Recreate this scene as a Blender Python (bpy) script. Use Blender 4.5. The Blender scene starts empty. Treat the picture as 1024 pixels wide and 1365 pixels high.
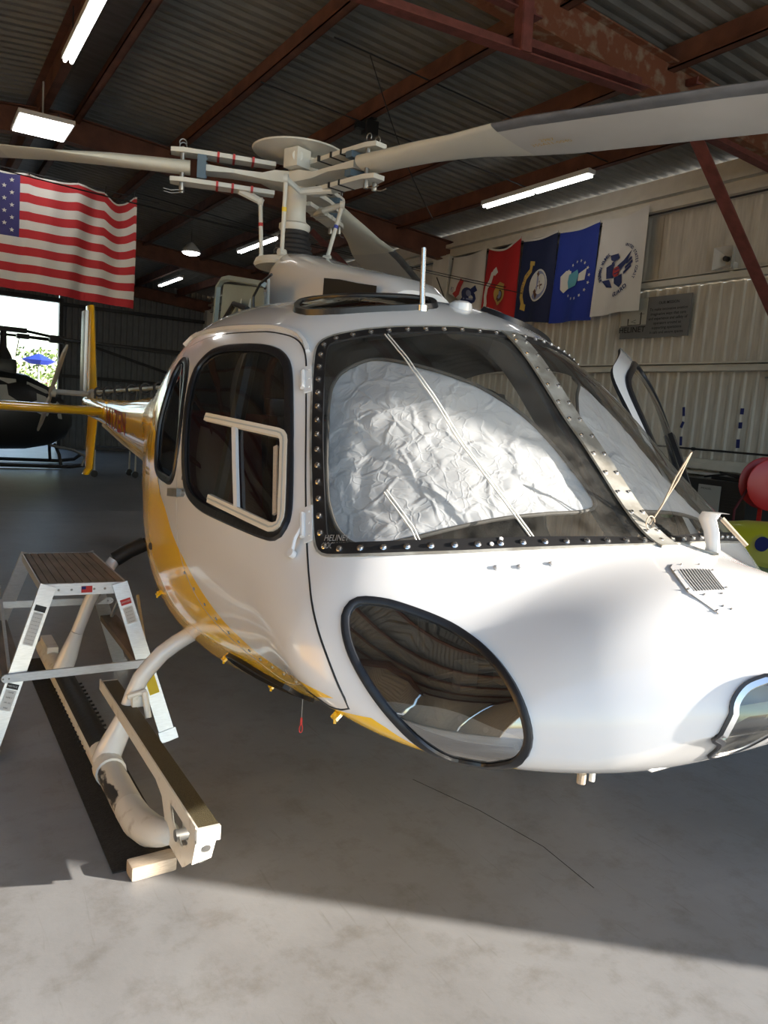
import bpy, bmesh, math, random
import numpy as np
from mathutils import Vector, Matrix, noise
from mathutils.geometry import delaunay_2d_cdt
PI=math.pi
random.seed(7)
S_=bpy.context.scene
COL=S_.collection
# ------------------------------------------------------------------ camera
cam=bpy.data.cameras.new('camera'); camo=bpy.data.objects.new('camera',cam); COL.objects.link(camo); S_.camera=camo
_f,_cx,_cy=1040.0,512.0,682.5
_Y=np.array([-125-_cx,506-_cy,_f]); _Y/=np.linalg.norm(_Y)
_q=np.array([875-_cx,581-_cy,_f]); _N=np.cross(_q,_Y); _N/=np.linalg.norm(_N)
if _N[1]>0: _N=-_N
_M=np.stack([np.cross(_Y,_N),_Y,_N],1)
_R,_U,_F=_M[0],-_M[1],_M[2]
camo.matrix_world=Matrix(((_R[0],_U[0],-_F[0],0),(_R[1],_U[1],-_F[1],0),(_R[2],_U[2],-_F[2],1.65),(0,0,0,1)))
cam.sensor_fit='HORIZONTAL'; cam.sensor_width=36; cam.lens=_f/1024*36; cam.clip_start=0.05; cam.clip_end=400
# ------------------------------------------------------------------ sky, sun, exposure
w=bpy.data.worlds.new('sky'); S_.world=w; w.use_nodes=True
nt=w.node_tree; nt.nodes.clear()
sky=nt.nodes.new('ShaderNodeTexSky'); sky.sky_type='NISHITA'; sky.sun_disc=False
sky.sun_elevation=math.radians(20); sky.sun_rotation=math.radians(128); sky.air_density=1.0; sky.dust_density=.8
bg=nt.nodes.new('ShaderNodeBackground'); bg.inputs[1].default_value=0.42
wo=nt.nodes.new('ShaderNodeOutputWorld'); nt.links.new(sky.outputs[0],bg.inputs[0]); nt.links.new(bg.outputs[0],wo.inputs[0])
SUN_EL=math.radians(16); sdir=Vector((0.78*math.cos(SUN_EL),-0.625*math.cos(SUN_EL),math.sin(SUN_EL)))
sl=bpy.data.lights.new('sun','SUN'); sl.energy=14.0; sl.color=(1.0,0.91,0.80); sl.angle=math.radians(0.6)
so=bpy.data.objects.new('sun',sl); COL.objects.link(so); so.rotation_euler=sdir.to_track_quat('Z','Y').to_euler(); so.location=(10,-10,8)
vs=S_.view_settings; vs.view_transform='Standard'; vs.look='None'; vs.gamma=1; vs.use_curve_mapping=False; vs.exposure=0.35
# ------------------------------------------------------------------ materials
def mat(name,col,rough=.5,metal=0.,var=0.,vscale=6.,bump=0.,bscale=40.,coat=0.,col2=None,spec=.5,emit=None,estr=0.,stretch=None,rvar=0.,detail=5.,thr=None):
    m=bpy.data.materials.new(name); m.use_nodes=True; n=m.node_tree; b=n.nodes['Principled BSDF']
    b.inputs['Base Color'].default_value=(*col,1); b.inputs['Roughness'].default_value=rough; b.inputs['Metallic'].default_value=metal
    b.inputs['Specular IOR Level'].default_value=spec; b.inputs['Coat Weight'].default_value=coat; b.inputs['Coat Roughness'].default_value=.05
    tc=n.nodes.new('ShaderNodeTexCoord'); mp=n.nodes.new('ShaderNodeMapping'); n.links.new(tc.outputs['Object'],mp.inputs[0])
    if stretch: mp.inputs['Scale'].default_value=stretch
    no=n.nodes.new('ShaderNodeTexNoise'); no.inputs['Scale'].default_value=vscale; no.inputs['Detail'].default_value=detail; n.links.new(mp.outputs[0],no.inputs['Vector'])
    if var>0 or col2 is not None:
        r=n.nodes.new('ShaderNodeValToRGB'); c2=col2 or tuple(max(0,c*(1-var)) for c in col)
        lo,hi=thr if thr else (.32,.68)
        r.color_ramp.elements[0].position=lo; r.color_ramp.elements[1].position=hi
        r.color_ramp.elements[0].color=(*c2,1); r.color_ramp.elements[1].color=(*col,1)
        n.links.new(no.outputs[0],r.inputs[0]); n.links.new(r.outputs[0],b.inputs['Base Color'])
    if rvar>0:
        mr=n.nodes.new('ShaderNodeMapRange'); mr.inputs['To Min'].default_value=max(0,rough-rvar); mr.inputs['To Max'].default_value=rough+rvar
        n.links.new(no.outputs[0],mr.inputs[0]); n.links.new(mr.outputs[0],b.inputs['Roughness'])
    if bump>0:
        n2=n.nodes.new('ShaderNodeTexNoise'); n2.inputs['Scale'].default_value=bscale; n2.inputs['Detail'].default_value=4; n.links.new(mp.outputs[0],n2.inputs['Vector'])
        bu=n.nodes.new('ShaderNodeBump'); bu.inputs['Strength'].default_value=bump; bu.inputs['Distance'].default_value=.01
        n.links.new(n2.outputs[0],bu.inputs['Height']); n.links.new(bu.outputs[0],b.inputs['Normal'])
    if emit: b.inputs['Emission Color'].default_value=(*emit,1); b.inputs['Emission Strength'].default_value=estr
    return m
def glass(name,tint=(.8,.82,.82),refl=.06,rough=.02,dirt=0.):
    m=bpy.data.materials.new(name); m.use_nodes=True; n=m.node_tree; n.nodes.clear()
    o=n.nodes.new('ShaderNodeOutputMaterial'); t=n.nodes.new('ShaderNodeBsdfTransparent'); t.inputs[0].default_value=(*tint,1)
    g=n.nodes.new('ShaderNodeBsdfGlossy'); g.inputs['Roughness'].default_value=rough; g.inputs[0].default_value=(1,1,1,1)
    lw=n.nodes.new('ShaderNodeLayerWeight'); lw.inputs[0].default_value=.5
    pw=n.nodes.new('ShaderNodeMath'); pw.operation='POWER'; pw.inputs[1].default_value=4.0; n.links.new(lw.outputs['Facing'],pw.inputs[0])
    mu=n.nodes.new('ShaderNodeMath'); mu.operation='MULTIPLY_ADD'; mu.inputs[1].default_value=.75; mu.inputs[2].default_value=refl
    n.links.new(pw.outputs[0],mu.inputs[0])
    mx=n.nodes.new('ShaderNodeMixShader'); n.links.new(mu.outputs[0],mx.inputs[0]); n.links.new(t.outputs[0],mx.inputs[1]); n.links.new(g.outputs[0],mx.inputs[2])
    last=mx
    if dirt>0:
        d=n.nodes.new('ShaderNodeBsdfDiffuse'); d.inputs[0].default_value=(.6,.58,.52,1)
        tc=n.nodes.new('ShaderNodeTexCoord'); no=n.nodes.new('ShaderNodeTexNoise'); no.inputs['Scale'].default_value=7; no.inputs['Detail'].default_value=8; no.inputs['Roughness'].default_value=.7
        n.links.new(tc.outputs['Object'],no.inputs['Vector']); mr=n.nodes.new('ShaderNodeMapRange'); mr.inputs['From Min'].default_value=.35; mr.inputs['From Max'].default_value=.8
        mr.inputs['To Max'].default_value=dirt*2; n.links.new(no.outputs[0],mr.inputs[0])
        m2=n.nodes.new('ShaderNodeMixShader'); n.links.new(mr.outputs[0],m2.inputs[0]); n.links.new(mx.outputs[0],m2.inputs[1]); n.links.new(d.outputs[0],m2.inputs[2]); last=m2
    n.links.new(last.outputs[0],o.inputs[0]); return m
M=dict(
 white=mat('white_paint',(.715,.718,.72),.22,coat=.6,var=.03,vscale=2),
 yellow=mat('yellow_paint',(.95,.57,.012),.2,coat=.7,var=.05,vscale=3),
 liner=mat('cabin_liner',(.035,.035,.038),.8,var=.3),
 rubber=mat('black_rubber',(.012,.013,.016),.35,bump=.1),
 black=mat('black_paint',(.014,.014,.015),.4),
 chrome=mat('bright_steel',(.7,.7,.7),.25,1.),
 alu=mat('brushed_aluminium',(.62,.64,.66),.38,.75,var=.15,vscale=30,stretch=(1,1,8),bump=.05),
 strip=mat('worn_metal_strip',(.42,.42,.39),.42,.35,col2=(.25,.24,.21),vscale=14,bump=.1,thr=(.4,.62)),
 shade=None,
 piping=mat('dark_piping',(.08,.075,.07),.7),
 cord=mat('white_cord',(.75,.75,.72),.6),
 clear=glass('windscreen_acrylic',(.84,.85,.84),.06,.02,.05),
 tint=glass('door_window_acrylic',(.45,.47,.49),.06,.02,.01),
 chin=glass('lower_window_acrylic',(.62,.63,.63),.30,.015,.02),
 lens=glass('landing_light_lens',(.75,.83,.76),.10,.12,.12),
 roofg=glass('roof_window_acrylic',(.15,.16,.17),.07,.02,.0),
 cream=mat('cream_plastic',(.72,.66,.55),.45),
 blade=mat('blade_grey_paint',(.46,.455,.43),.45,var=.1,vscale=5),
 bladeup=mat('blade_root_cream',(.55,.54,.47),.45,var=.08),
 erosion=mat('blade_edge_metal',(.30,.30,.31),.38,.7,var=.3,vscale=9),
 hub=mat('rotor_head_paint',(.60,.60,.55),.45,var=.12,vscale=9),
 bluegrey=mat('blue_grey_adapter',(.09,.14,.19),.5,var=.2),
 red=mat('red_tape',(.45,.03,.03),.5), yelt=mat('yellow_tape',(.75,.55,.05),.5), bluet=mat('blue_tape',(.03,.05,.35),.5),
 steel=mat('dull_steel',(.32,.32,.31),.4,.8,var=.3,vscale=20), boot=mat('black_boot',(.02,.02,.022),.55),
 skidw=mat('skid_white_paint',(.70,.69,.64),.35,col2=(.45,.42,.36),vscale=18,thr=(.25,.42)),
 skidworn=mat('skid_worn_black_on_white',(.62,.60,.54),.5,col2=(.02,.02,.02),vscale=11,thr=(.42,.47),stretch=(1,.45,1)),
 skidb=mat('skid_black_grip',(.014,.014,.014),.55,bump=.2),
 grip=mat('grip_tape_brown',(.085,.07,.035),.62,var=.3,vscale=200,bump=.5,bscale=400),
 wood=mat('pale_wood_block',(.50,.41,.31),.75,var=.2,vscale=30,stretch=(1,8,8),bump=.3),
 mattx=mat('black_runner_mat',(.03,.027,.024),.95,var=.4,vscale=60,bump=.6,bscale=120),
 tread=mat('ribbed_tread_worn',(.24,.20,.165),.6,.2,col2=(.10,.085,.07),vscale=16,bump=.2,stretch=(1,.2,1)),
 rust=mat('brown_primer_steel',(.17,.070,.042),.7,col2=(.085,.034,.022),vscale=4,bump=.25,bscale=25),
 rusty=mat('rusted_steel',(.21,.075,.035),.8,col2=(.30,.22,.15),vscale=9,bump=.5,bscale=30,thr=(.33,.5)),
 redrust=mat('red_oxide_angle',(.20,.060,.050),.7,col2=(.13,.04,.032),vscale=12,bump=.3),
 roof=mat('galvanised_roof_sheet',(.255,.25,.225),.6,.25,var=.25,vscale=3,stretch=(1,4,1)),
 wallw=mat('painted_wall_sheet',(.60,.575,.515),.6,col2=(.46,.44,.39),vscale=3,stretch=(1,8,.4),thr=(.3,.7)),
 wallt=mat('wall_trim_cream',(.62,.60,.53),.55,var=.12),
 walld=mat('back_wall_shaded',(.17,.18,.19),.6,var=.15),  # dark grey carries the shade of the unlit back wall
 walll=mat('left_wall_sheet',(.74,.69,.59),.6,var=.15),
 tube=mat('lit_tube',(1,1,1),.5,emit=(1,.98,.95),estr=6.0), flood=mat('lit_panel',(1,1,1),.5,emit=(1,.98,.96),estr=6.0*1.3),
 lampw=mat('lamp_housing_white',(.6,.6,.58),.5),
 darkst=mat('dark_steel',(.03,.03,.032),.5,.4), blackm=mat('black_machine',(.016,.017,.018),.35),
 redp=mat('red_enamel',(.50,.018,.015),.35), lime=mat('lime_yellow_paint',(.68,.66,.03),.3,coat=.4,col2=(.60,.58,.12),vscale=3,thr=(.45,.5)),
 grey=mat('grey_paint',(.35,.36,.36),.5,var=.1), lgrey=mat('light_grey_paint',(.42,.43,.40),.5),
 panelg=mat('grey_green_cowl_paint',(.24,.30,.30),.5,var=.15), cloth=mat('seat_cloth',(.03,.03,.035),.9,bump=.4,bscale=200), burg=mat('burgundy_cloth',(.10,.018,.022),.9),
 lampshell=mat('lamp_shell',(.30,.34,.30),.4,var=.2,vscale=14), fred=mat('flag_red',(.36,.012,.018),.8,bump=.2,bscale=60), fwhite=mat('flag_white',(.50,.49,.465),.8,bump=.2,bscale=60), fnavy=mat('flag_canton_navy',(.030,.028,.13),.8),
 mred=mat('red_nylon',(.42,.012,.014),.75), mnavy=mat('navy_nylon',(.006,.013,.055),.75), mblue=mat('royal_blue_nylon',(.006,.028,.27),.7), mwhite=mat('white_nylon',(.60,.59,.56),.75),
 gold=mat('gold_print',(.50,.33,.07),.7), pnavy=mat('navy_print',(.01,.02,.10),.7), pred=mat('red_print',(.40,.03,.03),.7), pwhite=mat('white_print',(.62,.62,.58),.7), brown=mat('brown_print',(.10,.035,.015),.7), aqua=mat('pale_blue_print',(.10,.35,.45),.7), lblue=mat('slate_print',(.22,.25,.40),.7),
 signg=mat('grey_sign_metal',(.21,.215,.215),.42,.35,var=.2,vscale=2), ink=mat('black_ink',(.012,.012,.012),.6), boomt=mat('red_lettering',(.28,.02,.01),.4), fblue=mat('blue_masking_tape',(.012,.02,.13),.7),
 stick=mat('sticker_white',(.55,.55,.53),.6), sticky=mat('sticker_yellow',(.70,.55,.02),.6), stickr=mat('sticker_red',(.5,.03,.03),.6),
 umb=mat('umbrella_blue',(.02,.05,.45),.7), leaf=mat('leaf_green',(.10,.17,.03),.8,var=.5,vscale=6), dirt=mat('outdoor_concrete',(.48,.46,.42),.85,var=.12,vscale=.6), redd=mat('outdoor_red',(.35,.08,.05),.7), ydoor=mat('yellow_door',(.78,.40,.01),.4),
 rope=mat('rope_tan',(.42,.34,.25),.9),
)
# polished concrete floor
def floor_mat():
    m=bpy.data.materials.new('polished_concrete'); m.use_nodes=True; n=m.node_tree; b=n.nodes['Principled BSDF']
    tc=n.nodes.new('ShaderNodeTexCoord')
    def noise_(sc,det,ro=.6,dist=0):
        x=n.nodes.new('ShaderNodeTexNoise'); x.inputs['Scale'].default_value=sc; x.inputs['Detail'].default_value=det; x.inputs['Roughness'].default_value=ro; x.inputs['Distortion'].default_value=dist; n.links.new(tc.outputs['Object'],x.inputs['Vector']); return x
    a=noise_(.9,8,.65,.3); c=noise_(6,10,.7); d=noise_(45,4)
    r=n.nodes.new('ShaderNodeValToRGB'); r.color_ramp.elements[0].position=.3; r.color_ramp.elements[1].position=.72
    r.color_ramp.elements[0].color=(.185,.187,.190,1); r.color_ramp.elements[1].color=(.280,.288,.298,1); n.links.new(a.outputs[0],r.inputs[0])  # bluish tint puts the sky's reflection into the concrete colour
    r2=n.nodes.new('ShaderNodeValToRGB'); r2.color_ramp.elements[0].position=.28; r2.color_ramp.elements[1].position=.5
    r2.color_ramp.elements[0].color=(.62,.58,.52,1); r2.color_ramp.elements[1].color=(1,1,1,1); n.links.new(c.outputs[0],r2.inputs[0])
    mx=n.nodes.new('ShaderNodeMix'); mx.data_type='RGBA'; mx.blend_type='MULTIPLY'; mx.inputs[0].default_value=.75
    n.links.new(r.outputs[0],mx.inputs[6]); n.links.new(r2.outputs[0],mx.inputs[7])
    # scuffed arcs
    mp=n.nodes.new('ShaderNodeMapping'); mp.inputs['Rotation'].default_value=(0,0,.7); mp.inputs['Scale'].default_value=(14,1.2,1); n.links.new(tc.outputs['Object'],mp.inputs[0])
    e=n.nodes.new('ShaderNodeTexNoise'); e.inputs['Scale'].default_value=2.5; e.inputs['Detail'].default_value=6; e.inputs['Distortion'].default_value=1.2; n.links.new(mp.outputs[0],e.inputs['Vector'])
    r3=n.nodes.new('ShaderNodeValToRGB'); r3.color_ramp.elements[0].position=.25; r3.color_ramp.elements[1].position=.36
    r3.color_ramp.elements[0].color=(.78,.76,.72,1); r3.color_ramp.elements[1].color=(1,1,1,1); n.links.new(e.outputs[0],r3.inputs[0])
    m2=n.nodes.new('ShaderNodeMix'); m2.data_type='RGBA'; m2.blend_type='MULTIPLY'; m2.inputs[0].default_value=.8; n.links.new(mx.outputs[2],m2.inputs[6]); n.links.new(r3.outputs[0],m2.inputs[7])
    n.links.new(m2.outputs[2],b.inputs['Base Color'])
    mr=n.nodes.new('ShaderNodeMapRange'); mr.inputs['To Min'].default_value=.22; mr.inputs['To Max'].default_value=.55; n.links.new(c.outputs[0],mr.inputs[0]); n.links.new(mr.outputs[0],b.inputs['Roughness'])
    bu=n.nodes.new('ShaderNodeBump'); bu.inputs['Strength'].default_value=.12; bu.inputs['Distance'].default_value=.004; n.links.new(d.outputs[0],bu.inputs['Height']); n.links.new(bu.outputs[0],b.inputs['Normal'])
    return m
M['floor']=floor_mat()
def shade_mat():
    m=bpy.data.materials.new('silver_sunshade_cloth'); m.use_nodes=True; n=m.node_tree; b=n.nodes['Principled BSDF']
    b.inputs['Base Color'].default_value=(.56,.57,.60,1); b.inputs['Roughness'].default_value=.5; b.inputs['Metallic'].default_value=.0
    tc=n.nodes.new('ShaderNodeTexCoord'); prev=None
    for sc,st,dist in ((4.2,.42,.006),(9.5,.42,.0045),(21,.30,.0022)):
        no=n.nodes.new('ShaderNodeTexNoise'); no.inputs['Scale'].default_value=sc*.6; n.links.new(tc.outputs['Object'],no.inputs['Vector'])
        ad=n.nodes.new('ShaderNodeVectorMath'); ad.operation='MULTIPLY_ADD'; ad.inputs[1].default_value=(.12,.12,.12); n.links.new(no.outputs['Color'],ad.inputs[0]); n.links.new(tc.outputs['Object'],ad.inputs[2])
        v=n.nodes.new('ShaderNodeTexVoronoi'); v.feature='DISTANCE_TO_EDGE'; v.inputs['Scale'].default_value=sc; n.links.new(ad.outputs[0],v.inputs['Vector'])
        r=n.nodes.new('ShaderNodeMapRange'); r.inputs['From Max'].default_value=.12; r.interpolation_type='SMOOTHSTEP'; r.inputs['To Min'].default_value=1; r.inputs['To Max'].default_value=0; n.links.new(v.outputs['Distance'],r.inputs[0])
        bu=n.nodes.new('ShaderNodeBump'); bu.inputs['Strength'].default_value=st; bu.inputs['Distance'].default_value=dist; n.links.new(r.outputs[0],bu.inputs['Height'])
        if prev: n.links.new(prev.outputs[0],bu.inputs['Normal'])
        prev=bu
    n.links.new(prev.outputs[0],b.inputs['Normal']); return m
M['shade']=shade_mat()
# ------------------------------------------------------------------ mesh helpers
class MB:
    def __init__(s): s.v=[]; s.f=[]; s.m=[]
    def add(s,vs,fs,mi=0):
        o=len(s.v); s.v+= [tuple(v) for v in vs]; s.f+=[tuple(i+o for i in f) for f in fs]; s.m+=[mi]*len(fs); return s
    def box(s,x0,x1,y0,y1,z0,z1,mi=0,mtx=None,bev=0):
        if bev>0:
            bm=bmesh.new(); bmesh.ops.create_cube(bm,size=1)
            for v in bm.verts: v.co=Vector(((x0+x1)/2+v.co.x*(x1-x0),(y0+y1)/2+v.co.y*(y1-y0),(z0+z1)/2+v.co.z*(z1-z0)))
            bmesh.ops.bevel(bm,geom=bm.edges[:],offset=bev,segments=2,affect='EDGES',profile=.7)
            vs=[v.co.copy() for v in bm.verts]; fs=[[v.index for v in f.verts] for f in bm.faces]; bm.free()
        else:
            vs=[Vector(p) for p in ((x0,y0,z0),(x1,y0,z0),(x1,y1,z0),(x0,y1,z0),(x0,y0,z1),(x1,y0,z1),(x1,y1,z1),(x0,y1,z1))]
            fs=[(0,3,2,1),(4,5,6,7),(0,1,5,4),(1,2,6,5),(2,3,7,6),(3,0,4,7)]
        if mtx is not None: vs=[mtx@v for v in vs]
        return s.add(vs,fs,mi)
    def tube(s,pts,r,n=12,mi=0,cap=True,closed=False):
        pts=[Vector(p) for p in pts]; k=len(pts); rs=r if hasattr(r,'__len__') else [r]*k
        T=[]
        for i in range(k):
            a=pts[(i-1)%k] if (closed or i>0) else pts[i]; b=pts[(i+1)%k] if (closed or i<k-1) else pts[i]
            T.append((b-a).normalized())
        u=T[0].orthogonal().normalized(); vs=[]; 
        for i in range(k):
            u=(u-T[i]*u.dot(T[i])).normalized(); w_=T[i].cross(u)
            for j in range(n):
                a=2*PI*j/n; vs.append(pts[i]+(u*math.cos(a)+w_*math.sin(a))*rs[i])
        fs=[]; kk=k if closed else k-1
        for i in range(kk):
            for j in range(n):
                a=i*n+j; b=i*n+(j+1)%n; c=((i+1)%k)*n; fs.append((a,b,c+(j+1)%n,c+j))
        if cap and not closed: fs.append(tuple(range(n-1,-1,-1))); fs.append(tuple((k-1)*n+j for j in range(n)))
        return s.add(vs,fs,mi)
    def bar(s,p,q,w_,h,up=(0,0,1),mi=0):
        p=Vector(p); q=Vector(q); t=(q-p).normalized(); up=Vector(up); sd=t.cross(up).normalized(); u=sd.cross(t)
        vs=[c+sd*a*w_/2+u*b*h/2 for c in (p,q) for a,b in ((-1,-1),(1,-1),(1,1),(-1,1))]
        return s.add(vs,[(0,3,2,1),(4,5,6,7),(0,1,5,4),(1,2,6,5),(2,3,7,6),(3,0,4,7)],mi)
    def prism(s,poly,axis,a,b,mi=0,mtx=None):
        n=len(poly)
        def P(p,t):
            x=[0,0,0]; x[axis]=t; o=[i for i in range(3) if i!=axis]; x[o[0]]=p[0]; x[o[1]]=p[1]; v=Vector(x); return mtx@v if mtx is not None else v
        vs=[P(p,a) for p in poly]+[P(p,b) for p in poly]
        return s.add(vs,[tuple(range(n)),tuple(range(2*n-1,n-1,-1))]+[(i,i+n,(i+1)%n+n,(i+1)%n) for i in range(n)],mi)
    def lathe(s,prof,n=24,c=(0,0,0),mi=0,axis=(0,0,1)):
        q=Vector(axis).normalized().to_track_quat('Z','Y').to_matrix(); c=Vector(c); vs=[]; fs=[]
        for r,z in prof:
            for j in range(n): a=2*PI*j/n; vs.append(c+q@Vector((r*math.cos(a),r*math.sin(a),z)))
        for i in range(len(prof)-1):
            for j in range(n): fs.append((i*n+j,i*n+(j+1)%n,(i+1)*n+(j+1)%n,(i+1)*n+j))
        fs.append(tuple(range(n-1,-1,-1))); fs.append(tuple((len(prof)-1)*n+j for j in range(n)))
        return s.add(vs,fs,mi)
    def mesh(s,name,mats,smooth=True,fixn=True):
        me=bpy.data.meshes.new(name); me.from_pydata(s.v,[],s.f)
        for m in (mats if isinstance(mats,(list,tuple)) else [mats]): me.materials.append(M[m] if isinstance(m,str) else m)
        me.polygons.foreach_set('material_index',s.m)
        if fixn:
            bm=bmesh.new(); bm.from_mesh(me); bmesh.ops.recalc_face_normals(bm,faces=bm.faces); bm.to_mesh(me); bm.free()
        if smooth: me.shade_smooth(); me.set_sharp_from_angle(angle=math.radians(35))
        me.update(); return me
    def build(s,name,mats,parent=None,smooth=True,fixn=True,label=None):
        o=bpy.data.objects.new(name,s.mesh(name,mats,smooth,fixn)); COL.objects.link(o)
        if parent is not None:
            o.parent=parent
            # world-space coordinates are kept: undo the parents' offset
            o.matrix_parent_inverse=wmat(parent).inverted()
        if label: o['label']=label
        return o
def wmat(o):
    m=o.matrix_basis.copy()
    if o.parent: m=wmat(o.parent)@o.matrix_parent_inverse@m
    return m
def tag(o,label,cat,group=None,kind=None):
    if label: o['label']=label
    if cat: o['category']=cat
    if group: o['group']=group
    if kind: o['kind']=kind
    return o
def empty(name,loc=(0,0,0),label=None,cat=None,group=None,kind=None,rz=0):
    o=bpy.data.objects.new(name,None); COL.objects.link(o); o.location=loc; o.rotation_euler=(0,0,rz); o.empty_display_size=.1
    return tag(o,label,cat,group,kind)
def inst(me,name,parent,loc=(0,0,0),rot=None):
    o=bpy.data.objects.new(name,me); COL.objects.link(o)
    o.matrix_basis=Matrix.Translation(loc)@(rot if rot is not None else Matrix())
    if parent is not None: o.parent=parent; o.matrix_parent_inverse=wmat(parent).inverted()
    return o
def text_geo(body,size=1.,bold=0.):
    cu=bpy.data.curves.new('t','FONT'); cu.body=body; cu.size=size; cu.align_x='CENTER'; cu.align_y='CENTER'; cu.resolution_u=2; cu.offset=bold
    o=bpy.data.objects.new('t',cu); COL.objects.link(o); dg=bpy.context.evaluated_depsgraph_get(); me=bpy.data.meshes.new_from_object(o.evaluated_get(dg))
    vs=[(v.co.x,v.co.y) for v in me.vertices]; fs=[tuple(p.vertices) for p in me.polygons]
    bpy.data.objects.remove(o); bpy.data.curves.remove(cu); bpy.data.meshes.remove(me)
    return vs,fs
# ================================================================== SETTING
XL,XR,YF,YB=-6.6,8.2,-1.41,24.3; RX=1.7
def zrb(x): return 4.92-.083*abs(x-RX)
def st(o): o['kind']='structure'; return o
# ground outside and hangar floor
g=MB(); g.add([(-60,-60,-.03),(60,-60,-.03),(60,90,-.03),(-60,90,-.03)],[(0,1,2,3)]); st(g.build('trim_1','dirt',smooth=False))['label']='pale concrete apron outside the hangar'
g=MB(); g.box(XL-.1,XR+.12,YF-.4,YB+.1,-.12,0); floor=st(g.build('floor','floor',smooth=False))
g=MB(); g.tube([(1.99,2.79,-.001),(2.10,2.44,-.001),(2.16,2.10,-.001),(2.14,1.81,-.001)],.0022,5); g.build('floor_crack','darkst',floor)
for yj in (11.5,18.): g=MB(); g.box(XL,XR,yj,yj+.005,0,.0008); g.build('floor_joint','darkst',floor,smooth=False)
WM_R=Matrix.Rotation(-PI/2,4,'Y'); WM_L=Matrix.Rotation(PI,4,'Z')@WM_R; WM_B=Matrix.Rotation(PI/2,4,'Z')@WM_R; WM_F=Matrix.Rotation(-PI/2,4,'Z')@WM_R
# corrugated sheets --------------------------------------------------
def ribbed(L,W,pitch,h,kind=0):
    """sheet in local XY: ribs run along X (length L), repeated along Y (width W); z = relief"""
    n=int(round(W/pitch)); prof=[]
    for i in range(n):
        b=i*pitch
        if kind==0: prof+=[(b,0),(b+pitch*.30,0),(b+pitch*.45,h),(b+pitch*.80,h)]
        else: prof+=[(b,0),(b+pitch*.60,0),(b+pitch*.70,h),(b+pitch*.90,h)]
    prof.append((W,0)); m=MB(); k=len(prof)
    m.add([(0,y,z) for y,z in prof]+[(L,y,z) for y,z in prof],[(i,i+1,k+i+1,k+i) for i in range(k-1)]); return m
# ceiling: sheets, purlins, rafters, braces are its pieces
ceil=st(empty('ceiling',(RX,11.5,5.4)))
slope=math.atan(.083)
LR=(XR-RX+.35)/math.cos(slope); LL=(RX-XL+.35)/math.cos(slope); W=1.02
ZR=lambda x: zrb(x)+.53
meR=ribbed(LR,W,.17,.03).mesh('roof_sheet',['roof'],False); meL=ribbed(LL,W,.17,.03).mesh('roof_sheet',['roof'],False)
ny=int((YB-YF+.5)/1.0)+1
for i in range(ny):
    y=YF-.35+i*1.0
    inst(meR,'roof_sheet',ceil,(RX+.0,y,ZR(RX)),Matrix.Rotation(slope,4,'Y'))
    inst(meL,'roof_sheet',ceil,(RX-.0,y+W,ZR(RX)),Matrix.Rotation(PI,4,'Z')@Matrix.Rotation(slope,4,'Y'))
for k in range(8):
    g=MB(); y=YF-.3+k*3.3
    g.add([(RX-.33,y,ZR(RX)-.045),(RX,y,ZR(RX)-.018),(RX+.33,y,ZR(RX)-.045),(RX-.33,y+3.32,ZR(RX)-.045),(RX,y+3.32,ZR(RX)-.018),(RX+.33,y+3.32,ZR(RX)-.045)],[(0,1,4,3),(1,2,5,4)]); g.build('ridge_sheet','roof',ceil,smooth=False)
def purlin(x,sgn):
    zt=zrb(x)+.50; zb=zt-.235; t=.012; f=.085
    for (a,b) in ((YF,5.07),(5.07,11.55),(11.55,18.03),(18.03,YB)):
        g=MB(); g.box(x-t/2,x+t/2,a,b,zb,zt); g.box(min(x,x+f*sgn),max(x,x+f*sgn),a,b,zt-.01,zt); g.box(min(x,x-f*sgn),max(x,x-f*sgn),a,b,zb,zb+.01); g.box(min(x-f*sgn,x-f*sgn+.01),max(x-f*sgn,x-f*sgn+.01),a,b,zb,zb+.025)
        g.build('purlin','rust',ceil,smooth=False)
for x in (1.95,3.25,4.5,5.8,7.05): purlin(x,1)
for x in (1.45,.15,-1.15,-2.45,-3.75,-5.1,-6.4): purlin(x,-1)
def rafter(y,m_='rust'):
    g=MB()
    for (x0,x1) in ((XL+.1,RX),(RX,XR-.1)):
        for dz,w_,h in ((0,.16,.016),(.324,.16,.016)):
            g.bar((x0,y,zrb(x0)+dz),(x1,y,zrb(x1)+dz),w_,h)
        g.bar((x0,y,zrb(x0)+.16),(x1,y,zrb(x1)+.16),.012,.33)
    g.build('rafter',m_,ceil,smooth=False)
rafter(5.07,'rusty'); 
for y in (-1.3,11.55,18.03,24.2): rafter(y)
# angle-iron bracing in front of the second rafter
def angle(p,q,s=.075,mt='redrust',up=(0,0,1)):
    g=MB(); g.bar(p,q,s,.012,up); p=Vector(p); q=Vector(q); t=(q-p).normalized(); sd=t.cross(Vector(up)).normalized(); u=sd.cross(t)
    g.bar(p+u*s/2-sd*s/2,q+u*s/2-sd*s/2,.012,s,up); g.build('brace',mt,ceil,smooth=False)
angle((1.6,4.72,4.22),(5.0,4.72,4.36),.10); angle((2.7,4.75,4.62),(3.95,4.75,4.60),.09); angle((3.74,4.7,4.30),(3.72,4.7,4.72),.09)
angle((3.78,4.72,4.36),(5.1,4.72,4.42),.10); angle((5.72,4.75,4.30),(8.14,4.75,2.105),.13); angle((5.75,4.8,4.30),(7.3,4.8,4.20),.10)
angle((5.9,4.85,4.72),(6.25,5.6,4.95),.05)
angle((5.3,11.3,4.35),(7.9,11.3,2.6),.09)
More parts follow.
